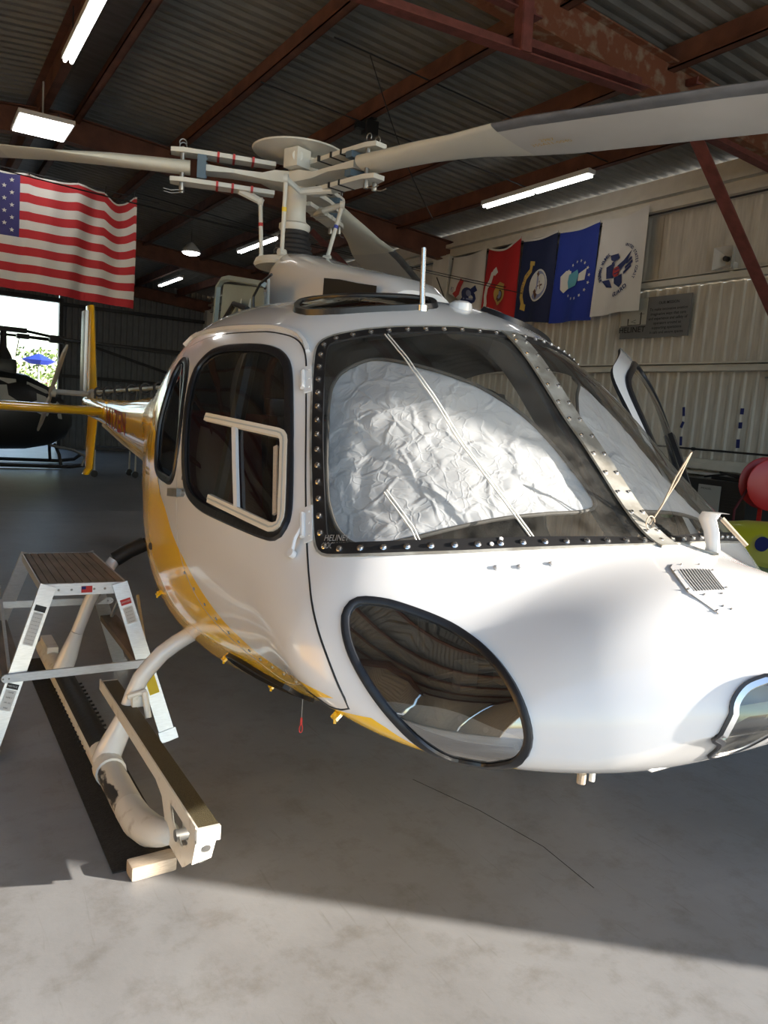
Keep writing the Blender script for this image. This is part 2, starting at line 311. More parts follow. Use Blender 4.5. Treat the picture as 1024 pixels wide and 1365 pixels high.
# sag rods and cables
for p,q in (((3.35,6.9,5.05),(7.0,6.9,4.76)),((3.2,8.3,5.05),(7.05,8.3,4.75)),((3.3,14.,5.05),(7.0,14.,4.75))):
    g=MB(); g.tube([p,q],.008,6); g.build('sag_rod','darkst',ceil)
for p,q in (((-4.7,9.3,4.25),(7.9,9.3,3.62)),((-4.7,9.7,4.32),(7.9,9.7,3.75)),((3.9,7.2,5.15),(5.6,8.4,4.1))):
    g=MB(); n_=14; P_=[Vector(p).lerp(Vector(q),i/n_)-Vector((0,0,.12*math.sin(PI*i/n_))) for i in range(n_+1)]; g.tube(P_,.006,5); g.build('wire','darkst',ceil)
# ------------------------------------------------------------------ right wall
wr=st(empty('wall_right',(XR,11.5,0)))
PW=.155*6
mlo=ribbed(3.5,PW,.155,.022,1).mesh('wall_panel',['wallw'],False); mhi=ribbed(1.0,PW,.31,.010,1).mesh('wall_panel',['wallw'],False)
i=0; y=YF-.5
while y<YB:
    inst(mlo,'wall_panel',wr,(XR+.03,y,0),WM_R)
    inst(mhi,'wall_panel',wr,(XR+.035,y,3.5),WM_R); y+=PW
def girt(x0,x1,z0,z1,name='girt',mt='wallt',y0=YF,y1=YB,par=None):
    g=MB(); g.box(x0,x1,y0,y1,z0,z1); return g.build(name,mt,par or wr,smooth=False)
girt(8.10,8.22,3.51,3.585); girt(8.09,8.22,3.60,3.608,'girt_lip')
girt(8.06,8.22,2.455,2.50); girt(8.12,8.22,2.50,2.53,'girt_lip'); girt(8.10,8.22,2.545,2.565,'rail')
girt(8.08,8.22,1.30,1.37); girt(8.13,8.22,1.37,1.42,'girt_lip'); girt(7.98,8.22,1.24,1.27,'ledge')
girt(8.02,8.24,4.44,4.50,'eave_strut'); girt(8.10,8.24,4.50,4.60,'eave_strut'); girt(8.0,8.24,4.60,4.66,'eave_strut'); girt(8.12,8.24,4.66,4.86,'eave_strut')
g=MB(); g.tube([(8.02,YF,4.40),(8.02,YB,4.40)],.012,6); g.build('flag_wire','darkst',wr)
g=MB(); g.tube([(8.0,YF,1.53),(8.0,11.3,1.53)],.012,8); 
for yy in (3.2,4.6,6.05,7.5,9): g.tube([(8.0,yy,1.53),(8.2,yy,1.53)],.01,6); g.tube([(8.0,yy-.02,1.53),(8.0,yy+.02,1.53)],.02,8)
g.build('pipe','darkst',wr)
for yy in (11.35,24.0):
    g=MB(); g.box(7.93,8.18,yy-.01,yy+.35,0,4.45); g.box(7.90,7.93,yy-.06,yy+.40,0,4.45); g.build('column','wallt',wr,smooth=False)
g=MB(); g.tube([(7.9,11.6,4.1),(7.9,11.3,3.7),(8.1,11.0,2.6)],.012,6); g.build('conduit','darkst',wr)
# ------------------------------------------------------------------ back wall with its open door
wb=st(empty('wall_back',(4,YB,0)))
DX0,DX1,DZ=-1.4,3.69,4.12
mb=ribbed(5.6,1.02,.17,.03,1).mesh('wall_panel',['walld'],False); mbt=ribbed(5.45-DZ,1.02,.17,.03,1).mesh('wall_panel',['walld'],False)
x=DX1+.02
while x<XR: inst(mb,'wall_panel',wb,(x+1.02,YB,0),WM_B) ; x+=1.02
x=DX0-1.02
while x>XL-1.1: inst(mb,'wall_panel',wb,(x+1.02,YB,0),WM_B) ; x-=1.02
x=DX0
while x<DX1: inst(mbt,'wall_panel',wb,(x+1.02,YB,DZ),WM_B) ; x+=1.02
for z in (1.2,2.05,3.05,4.05):
    g=MB(); g.box(DX1+.05,XR,YB-.16,YB-.02,z,z+.09); g.build('girt','darkst',wb,smooth=False)
g=MB(); g.bar((4.2,YB-.2,3.1),(8.1,YB-.2,2.1),.03,.08); g.build('brace','darkst',wb,smooth=False)
g=MB(); g.box(DX1,DX1+.10,YB-.2,YB+.02,0,DZ); g.box(DX0-.1,DX0,YB-.2,YB+.02,0,DZ); g.box(DX0-.1,DX1+.1,YB-.2,YB+.02,DZ,DZ+.12); g.box(DX0,DX1,YB-.12,YB-.06,3.05,3.12); st(g.build('door_2','darkst',smooth=False))
# ------------------------------------------------------------------ left wall (seen only in reflections) with yellow door
wl=st(empty('wall_left',(XL,11.5,0)))
ml=ribbed(4.6,1.02,.17,.025,1).mesh('wall_panel',['walll'],False)
y=YF
while y<YB:
    if not (0.8<y<5.0): inst(ml,'wall_panel',wl,(XL,y+1.02,0),WM_L)
    else:
        g=MB(); g.box(XL-.03,XL,y,y+1.02,2.98,4.6); g.build('wall_panel','walll',wl,smooth=False)
    y+=1.02
g=MB(); g.box(XL-.02,XL+.05,1.65,5.7,0,3.0,0,bev=.01); d=st(g.build('door_1','ydoor',smooth=False)); g=MB(); g.box(XL+.05,XL+.09,2.66,2.69,.9,1.2); g.build('door_handle','steel',d)
# ------------------------------------------------------------------ front: wide door opening, return wall on the right
wf=st(empty('wall_front',(7,YF,0)))
mf=ribbed(4.6,1.02,.17,.025,1).mesh('wall_panel',['wallw'],False)
x=5.96
while x<XR: inst(mf,'wall_panel',wf,(x,YF-.05,0),WM_F); x+=1.02
g=MB(); g.box(5.96-.06,5.96,YF-.2,YF+.02,0,4.6); g.build('jamb','wallt',wf,smooth=False)
x=XL
while x<-3.9: inst(mf,'wall_panel',wf,(x,YF-.05,0),WM_F); x+=1.02
g=MB(); g.box(XL,XR,YF-.12,YF-.02,4.62,5.3); g.build('header','wallw',wf,smooth=False)
# ================================================================== LAMPS
def strip_light(x,y0,z,label,n=2,group=None,L=1.2):
    t=empty('strip_light',(x,y0,z),label,'lamp',group)
    g=MB(); g.box(x-.06,x+.06,y0,y0+n*L,z+.03,z+.09,0,bev=.008); g.build('housing','lampw',t)
    for k in range(n):
        for dx in (-.03,.03):
            g=MB(); g.tube([(x+dx,y0+k*L+.03,z+.012),(x+dx,y0+(k+1)*L-.03,z+.012)],.017,10); g.build('tube',['tube'],t)
    for dy in (.25,n*L-.25):
        g=MB(); g.tube([(x,y0+dy,z+.08),(x,y0+dy,zrb(x)+.32)],.006,6); g.build('hanger','darkst',t)
    return t
strip_light(6.98,7.15,4.66,'double fluorescent strip light hanging over the row of wall flags, right of the rotor',2,L=1.03)
strip_light(1.33,6.75,4.78,'double fluorescent strip light at the top left corner above the flood lamp',2,L=.9)
strip_light(5.75,13.6,4.68,'twin tube strip light seen behind the rotor mast',2,L=1.0)
strip_light(5.95,20.2,4.70,'short distant strip light left of the mast, nearest to the back wall',2,L=1.0)
def flood(x,y,z,label,sx=.34,sy=.28):
    t=empty('flood_light',(x,y,z),label,'lamp')
    g=MB(); g.box(x-sx/2,x+sx/2,y-sy/2,y+sy/2,z,z+.05,0,bev=.008); g.build('housing','lampw',t)
    g=MB(); g.box(x-sx/2+.02,x+sx/2-.02,y-sy/2+.02,y+sy/2-.02,z-.008,z-.001); g.build('lens',['flood'],t)
    g=MB(); g.tube([(x,y,z+.05),(x,y,zrb(x)+.3)],.01,6); g.box(x-.05,x+.05,y-.02,y+.02,z+.05,z+.09); g.build('bracket','lgrey',t)
flood(1.36,10.4,4.68,'bright square flood lamp above the striped flag',.60,.75); flood(1.28,14.6,4.72,'small bright lamp just above the top edge of the striped flag',.30,.7)
t=empty('round_lamp',(4.95,16.2,4.62),'round high bay lamp glowing between the two distant strip lights','lamp')
g=MB(); g.lathe([(.03,.20),(.08,.16),(.17,.06),(.19,.0),(.17,-.0)],20,(4.95,16.2,4.64)); g.build('shade','lampw',t)
g=MB(); g.lathe([(.165,0),(.165,-.02),(.10,-.045)],20,(4.95,16.2,4.635)); g.build('bulb','flood',t); g=MB(); g.tube([(4.95,16.2,4.8),(4.95,16.2,5.1)],.006,6); g.build('cord','darkst',t)
# dark projector-like block on the purlin
g=MB(); g.box(4.40,4.56,8.1,8.22,4.78,4.93,0,bev=.01); g.box(4.46,4.50,8.14,8.18,4.93,4.975); g.box(4.30,4.40,8.12,8.2,4.82,4.89); g.box(4.44,4.52,8.08,8.24,4.94,4.96); tag(g.build('hoist_block','blackm'),'black block hanging from a beam above the right blade sleeve','hoist')
# ================================================================== FLAGS
def cloth(name,fn,nu,nv,cols,mats,parent):
    m=MB(); vs=[fn(i/nu,j/nv) for j in range(nv+1) for i in range(nu+1)]; fs=[];mi=[]
    for j in range(nv):
        for i in range(nu): fs.append((j*(nu+1)+i,j*(nu+1)+i+1,(j+1)*(nu+1)+i+1,(j+1)*(nu+1)+i)); mi.append(cols(i/nu+.5/nu,j/nv+.5/nv))
    m.add(vs,fs); m.m=mi; return m.build(name,mats,parent,True,False)
def decal(name,fn,shapes,mats,parent,off):
    """shapes: list of (verts2d in u,v ; faces ; material index)"""
    m=MB(); off=Vector(off)
    for k,(vs,fs,mi) in enumerate(shapes): m.add([Vector(fn(u,v))+off*(1+.25*k/len(shapes)+ (mi*.0)) for u,v in vs],fs,mi)
    return m.build(name,mats,parent,False,False)
def star2d(cx,cy,rx,ry,rot=0): 
    v=[(cx+ (r:=(1 if k%2==0 else .42))*rx*math.sin(k*PI/5+rot), cy-r*ry*math.cos(k*PI/5+rot)) for k in range(10)]
    return [(cx,cy)]+v,[(0,k,k%10+1) for k in range(1,11)]
def disc2d(cx,cy,rx,ry,n=24,a0=0,a1=2*PI):
    return [(cx,cy)]+[(cx+rx*math.cos(a0+(a1-a0)*k/n),cy+ry*math.sin(a0+(a1-a0)*k/n)) for k in range(n+1)],[(0,k,k+1) for k in range(1,n+1)]
def band2d(pts,w_):
    v=[];f=[]
    for i,(x,y) in enumerate(pts):
        a=pts[max(0,i-1)];b=pts[min(len(pts)-1,i+1)];dx,dy=b[0]-a[0],b[1]-a[1];L=math.hypot(dx,dy) or 1
        v+=[(x-dy/L*w_/2,y+dx/L*w_/2),(x+dy/L*w_/2,y-dx/L*w_/2)]
        if i: k=2*i; f.append((k-2,k-1,k+1,k))
    return v,f
def text2d(body,cx,cy,su,sv,rot=0,size=1):
    vs,fs=text_geo(body,1,.01); c,s_=math.cos(rot),math.sin(rot)
    return [(cx+(x*c-y*s_)*su*size,cy-(x*s_+y*c)*sv*size) for x,y in vs],fs
def arctext(body,cx,cy,rx,ry,a0,a1,size,asp):
    out=[]
    for k,ch in enumerate(body):
        if ch==' ': continue
        a=a0+(a1-a0)*(k+.5)/len(body); x=cx+rx*math.cos(a); y=cy+ry*math.sin(a)
        out.append((x,y,ch,a))
    return out
# striped flag hung across the hangar
UY=11.0; UX0,UX1,UZ1,UZ0=.17,2.60,4.27,2.86
def usf(u,v):
    x=UX0+(UX1-UX0)*u+.02*math.sin(7*u*PI)*v; seg=(u*4.3)%1.0; sag=.035*math.sin(PI*seg)*(1-v)
    if u>.84: sag+= .14*math.sin(PI*min(1,(u-.84)/.15))*(1-v)**1.2
    z=UZ1-(UZ1-UZ0)*v-sag-.06*v*(u-.3)+(.05*math.sin(PI*u)*v*.4)
    y=UY+.05*math.sin(u*17+v*1.4)*(.4+v*.6)+.02*math.sin(u*41+v*3)+(.05*math.sin((u-.82)*18) if u>.82 else 0)
    return (x,y,z)
fl=empty('flag',(1.4,UY,UZ0),'large red and white striped flag with starred blue canton hung across the hangar','flag')
cloth('cloth',usf,104,78,lambda u,v: (2 if (u<.42 and v<7/13) else (0 if int(v*13)%2==0 else 1)),['fred','fwhite','fnavy'],fl)
for r in range(9):
    for cidx in range(6 if r%2==0 else 5):
        u=.42*(.085+cidx*.166+(0 if r%2==0 else .083)); v=(7/13)*(.10+r*.10)
        vs,fs=star2d(u,v,.0125,.0215); decal('star',usf,[(vs,fs,0)],['fwhite'],fl,(0,-.012,0))
cloth('heading',lambda u,v:tuple(Vector(usf(u,0))+Vector((0,-.004,.0+.022*(1-v)-.005))),80,1,lambda u,v:0,['fwhite'],fl)
g=MB(); g.tube([(UX0-.5,UY,UZ1+.06),(UX1+.3,UY,UZ1-.02)],.006,6); g.build('line','darkst',fl)
for u in (.0,.235,.465,.70,.84,.99): g=MB(); p=usf(u,0); g.tube([p,(p[0],UY,UZ1+.05)],.007,5); g.build('clip','darkst',fl)
# five service flags on the right wall, wall coordinates: u from far to near, v downward
def wall_flag(y0,y1,zt0,zt1,zb0,zb1,body,label,sag=.03,lean=0.):
    X=8.0
    def fn(u,v):
        y=y0+(y1-y0)*u+lean*v*(1-u)
        zt=zt0+(zt1-zt0)*u-sag*math.sin(PI*u)*4*.25; zb=zb0+(zb1-zb0)*u
        z=zt+(zb-zt)*v; x=X-.02-.025*math.sin(u*9+v*2)*(.3+v)-.03*v-.03*math.sin(PI*u)*v
        return (x,y,z)
    t=empty('service_flag',(X,(y0+y1)/2,min(zb0,zb1)),label,'flag','service flags hung in a row on the right wall')
    cloth('cloth',fn,26,34,lambda u,v:0,[body],t)
    cloth('heading',lambda u,v:tuple(Vector(fn(u,0))+Vector((-.006,0,.0-.03*v+.004))),20,1,lambda u,v:0,['mwhite'],t)
    return t,fn
LF=(-.011,0,0)
def ringtext(fn,t,body,cx,cy,rx,ry,a0,a1,size,mt,asp=.62,flip=False):
    sh=[]
    for x,y,ch,a in arctext(body,cx,cy,rx,ry,a0,a1,size,asp):
        # letters stand outward; the flag hangs rotated a quarter turn
        vs,fs=text_geo(ch,1,.03); th=a+(PI/2 if not flip else -PI/2); c,s_=math.cos(th),math.sin(th)
        sh.append(([(x+(px*c+ -py*-s_)*size, y+(px*s_-py*c)*size*asp) for px,py in vs],fs,0))
    decal('lettering',fn,sh,[mt],t,LF)
# 1 army-like white
t,fn=wall_flag(11.25,10.35,4.40,4.43,3.80,3.40,'mwhite','white service flag with red ribbon and blue emblem, farthest left of the wall row')
rib=[(.36,.52),(.34,.58),(.30,.66),(.27,.76),(.25,.86),(.17,.97)]
decal('ribbon',fn,[(*band2d(rib,.11),0)],['pred'],t,LF)
decal('emblem',fn,[(*disc2d(.62,.80,.24,.15,14),0),(*band2d([(.42,1.0),(.6,.8),(.85,.62)],.10),0),(*disc2d(.66,.75,.09,.06,10),1),(*band2d([(.5,.9),(.66,.86),(.8,.83)],.03),1)],['pnavy','lblue'],t,LF)
decal('lettering',fn,[(*text2d('1775',.12,.84,.10,.07,PI/2),0)],['pnavy'],t,LF)
# 2 red
t,fn=wall_flag(10.30,9.52,4.44,4.50,3.42,3.20,'mred','red service flag with gold emblem and white ribbon on the wall',.10)
decal('ribbon',fn,[(*band2d([(.32,.33),(.24,.38),(.20,.50),(.12,.60),(.10,.74),(.12,.84),(.10,.95)],.075),0),(*band2d([(.36,.30),(.28,.36)],.10),0)],['pwhite'],t,LF)
decal('emblem',fn,[(*disc2d(.52,.66,.20,.135,20),0),(*disc2d(.52,.68,.14,.09,20),1),(*disc2d(.54,.67,.08,.055,14),2),(*band2d([(.38,.58),(.5,.51),(.68,.55)],.06),0),(*band2d([(.45,.76),(.52,.80),(.60,.77)],.05),0)],['gold','brown','lblue'],t,LF)
# 3 navy
t,fn=wall_flag(9.46,8.72,4.43,4.46,3.22,3.16,'mnavy','navy blue service flag with white roundel and gold ribbon on the wall')
decal('ribbon',fn,[(*band2d([(.34,.30),(.33,.38),(.22,.46),(.16,.58),(.15,.70),(.20,.80)],.07),0),(*band2d([(.30,.29),(.42,.30)],.05),0),(*band2d([(.15,.81),(.27,.83)],.08),0)],['gold'],t,LF)
decal('emblem',fn,[(*disc2d(.60,.57,.27,.19,28),0),(*disc2d(.60,.57,.245,.17,28),1),(*disc2d(.68,.56,.15,.12,18),0),(*band2d([(.60,.42),(.50,.50),(.48,.60),(.62,.71)],.07),2),(*band2d([(.66,.52),(.72,.62)],.02),2),(*band2d([(.62,.58),(.76,.57)],.02),2)],['pwhite','lblue','brown'],t,LF)
ringtext(fn,t,'UNITED STATES NAVY',.52,.58,.36,.23,PI*1.28,PI*.72,.042,'pnavy',.62)
# 4 blue
t,fn=wall_flag(8.68,7.92,4.44,4.47,3.14,3.15,'mblue','royal blue service flag with ring of white stars and shield on the wall')
for k in range(13):
    a=-PI/2-.95+k*(PI*2-1.5)/12; u=.60+.30*math.cos(a); v=.56+.20*math.sin(a)
    if 0<u<1: decal('star',fn,[(*star2d(u,v,.03,.021,PI/2),0)],['pwhite'],t,LF)
decal('emblem',fn,[([(.18,.50),(.30,.44),(.42,.45),(.40,.63),(.28,.68),(.20,.64)],[(0,1,2,3,4,5)],0),([(.36,.49),(.60,.45),(.66,.52),(.60,.62),(.38,.64),(.34,.56)],[(0,1,2,3,4,5)],1),([(.66,.50),(.84,.46),(.82,.58),(.66,.58)],[(0,1,2,3)],2),(*disc2d(.49,.55,.08,.055,14),3),(*disc2d(.76,.52,.045,.03,12),0)],['pwhite','aqua','pwhite','gold'],t,(-.011,0,0))
# 5 white
t,fn=wall_flag(7.88,7.10,4.46,4.52,3.18,3.22,'mwhite','white service flag with dark blue eagle emblem, nearest the grey sign',.05)
decal('emblem',fn,[([(.46,.50),(.62,.46),(.78,.38),(.70,.50),(.56,.55)],[(0,1,2,3,4)],0),([(.24,.50),(.38,.46),(.40,.62),(.26,.62)],[(0,1,2,3)],0),([(.42,.62),(.62,.60),(.66,.70),(.60,.74),(.44,.68)],[(0,1,2,3,4)],0),([(.30,.38),(.46,.37),(.50,.42),(.40,.45),(.32,.43)],[(0,1,2,3,4)],0),([(.18,.64),(.32,.63),(.40,.72),(.28,.71)],[(0,1,2,3)],0),(*band2d([(.36,.45),(.38,.50)],.05),0),(*band2d([(.70,.50),(.80,.46)],.03),0),(*band2d([(.68,.55),(.82,.50)],.03),0),(*band2d([(.66,.60),(.80,.54)],.03),0),(*disc2d(.46,.56,.085,.055,16),1),(*band2d([(.40,.54),(.53,.53)],.012),0),(*band2d([(.40,.58),(.53,.57)],.012),0)],['pnavy','pred'],t,LF)
ringtext(fn,t,'SEMPER PARATUS',.50,.55,.38,.23,PI*1.30,PI*.86,.075,'pnavy',.62,True)
ringtext(fn,t,'GUARD',.50,.55,.36,.25,PI*.55,PI*.25,.10,'pnavy',.62,True)
ringtext(fn,t,'UNITED STATES COAST',.50,.55,.40,.26,-PI*.42,PI*.16,.060,'pnavy',.62)
decal('lettering',fn,[(*text2d('1790',.12,.57,.08,.055,PI/2),0)],['pnavy'],t,LF)
# grey sign
t=empty('wall_sign',(8.15,6.9,2.9),'grey metal sign with dark lettering on the white wall beside the white flag','sign')
g=MB(); g.box(8.12,8.135,6.42,7.50,2.89,3.40,0); g.build('plate','signg',t,smooth=False)
g=MB(); g.box(8.117,8.121,7.08,7.50,3.06,3.40,0); g.build('photo_panel','lgrey',t,smooth=False)
def signfn(u,v): return (8.114,7.5-1.08*u,3.40-.51*v)
sh=[(*text2d('HELINET',.19,.79,.105,.20),0)]
for k,s_ in enumerate(('OUR MISSION','To make innovative aviation','imaginative ways that care','and experience and safety of','operators around us','supporting operations','in safe and secure spaces')): sh.append((*text2d(s_,.70,.17+.112*k+(.04 if k else 0),.047,.098),0))
sh+=[(*band2d([(.12,.50),(.12,.66),(.31,.66),(.31,.36)],.018),0),(*band2d([(.28,.40),(.36,.40)],.008),0),(*band2d([(.24,.54),(.17,.58),(.24,.62)],.012),0)]
decal('lettering',signfn,sh,['ink'],t,(-.002,0,0))
# speaker horn on the wall
t=empty('wall_speaker',(8.05,5.95,3.6),'small pale square speaker on a bracket on the right wall, behind the red brace','speaker')
g=MB(); g.add([(8.0,5.85,3.60),(8.0,6.10,3.60),(8.0,6.10,3.86),(8.0,5.85,3.86),(8.15,5.92,3.68),(8.15,6.03,3.68),(8.15,6.03,3.78),(8.15,5.92,3.78)],[(3,2,6,7),(0,4,5,1),(0,3,7,4),(1,5,6,2),(4,7,6,5)]); g.build('horn','lampw',t,smooth=False)
g=MB(); g.lathe([(.03,0),(.03,.06),(.0,.06)],12,(8.1,5.97,3.73),axis=(-1,0,0)); g.build('driver','darkst',t); g=MB(); g.box(8.12,8.2,5.9,5.94,3.55,3.7); g.build('bracket','lampw',t)
# blue tape strips
for k,(y,z,a,l) in enumerate(((6.37,1.97,-.12,'upper'),(6.37,1.81,.35,'middle'),(6.36,1.61,-.10,'lowest'))):
    g=MB(); g.box(-.005,.0,-.018,.018,-.055+.015*(k==1),.055-.015*(k==1),mtx=Matrix.Translation((8.16,y,z))@Matrix.Rotation(a,4,'X')); tag(g.build('tape_strip','fblue',smooth=False),l+' blue tape strip in the left column on the wall','tape','blue tape strips on the wall')
for k,(y,z,a,l) in enumerate(((5.58,2.0,0,'upper'),(5.58,1.84,-.05,'middle'),(5.58,1.63,-.06,'lowest'))):
    g=MB(); g.box(-.005,.0,-.022,.022,-.035-.015*(k==2),.035+.015*(k==2),mtx=Matrix.Translation((8.16,y,z))@Matrix.Rotation(a,4,'X')); tag(g.build('tape_strip','fblue',smooth=False),l+' blue tape strip in the right column on the wall','tape','blue tape strips on the wall')
g=MB(); g.tube([(8.08,5.18,2.38),(7.7,4.75,2.50)],.018,8); g.tube([(8.16,5.35,2.38),(8.05,5.1,2.38)],.01,6); g.box(8.02,8.16,5.08,5.16,2.33,2.42); tag(g.build('clamp_rod','steel'),'metal rod on a clamp sticking out from the right wall above the tape','bracket')
# ================================================================== HELICOPTER
X0=1.80
FT=np.array([[0.815, 1.129, 1.129, 0.0, 1.129, 2.0, 2.0], [0.965, 1.235, 1.014, 0.317, 1.03, 2.0, 1.999], [1.15, 1.31, 0.851, 0.562, 0.941, 2.045, 2.112], [1.4, 1.349, 0.776, 0.768, 0.92, 1.799, 2.135], [1.78, 1.649, 0.715, 0.965, 1.04, 1.691, 2.037], [2.16, 1.962, 0.608, 0.946, 1.12, 1.857, 2.3], [2.7, 2.121, 0.477, 0.94, 1.18, 2.572, 2.454], [3.4, 2.139, 0.399, 0.895, 1.2, 2.907, 2.595], [4.2, 2.086, 0.429, 0.725, 1.25, 2.462, 2.384], [4.9, 1.95, 0.6, 0.55, 1.3, 2.4, 2.3], [5.6, 1.82, 0.95, 0.36, 1.4, 2.2, 2.2], [6.15, 1.72, 1.2, 0.25, 1.46, 2.0, 2.0]])
def pchip(xs,ys,x):
    h=np.diff(xs);d=np.diff(ys)/h; m=np.zeros(len(xs));m[0]=d[0];m[-1]=d[-1]
    for i in range(1,len(xs)-1):
        if d[i-1]*d[i]>0: w1=2*h[i]+h[i-1];w2=h[i]+2*h[i-1];m[i]=(w1+w2)/(w1/d[i-1]+w2/d[i])
    x=np.clip(x,xs[0],xs[-1]);i=np.clip(np.searchsorted(xs,x)-1,0,len(xs)-2);t=(x-xs[i])/h[i]
    return (2*t**3-3*t**2+1)*ys[i]+(t**3-2*t**2+t)*h[i]*m[i]+(-2*t**3+3*t**2)*ys[i+1]+(t**3-t**2)*h[i]*m[i+1]
_S=np.sqrt(FT[:,0]-FT[0,0])
def surf(s,a):
    s=np.asarray(s,float);a=np.asarray(a,float)
    y=FT[0,0]+s**2; zt,zb,W,zc,nu,nl=[pchip(_S,FT[:,k],s) for k in range(1,7)]
    c=np.cos(a);sn=np.sin(a);n=np.where(c>0,nu,nl)
    return np.stack([X0+W*np.abs(sn)**(2/n)*np.sign(sn),y+0*a,zc+np.where(c>0,zt-zc,zc-zb)*np.sign(c)*np.abs(c)**(2/n)],-1)
def nrm(s,a):
    e=2e-3; s=np.maximum(np.asarray(s,float),.02); a=np.asarray(a,float)
    N=np.cross(surf(s+e,a)-surf(s-e,a),surf(s,a+e)-surf(s,a-e)); N/= (np.linalg.norm(N,axis=-1,keepdims=True)+1e-12)
    P=surf(s,a); cc=np.stack([X0+0*s,P[...,1]+.25,1.15+0*s],-1); sg=np.sign(((P-cc)*N).sum(-1,keepdims=True)); sg[sg==0]=1
    return N*sg
def pixray(x,y):
    d=Vector(tuple(_F*_f+_R*(x-_cx)-_U*(y-_cy))); return d.normalized()
def pix3(x,y,X):
    d=pixray(x,y); t=X/d.x; return tuple(Vector((0,0,1.65))+d*t)
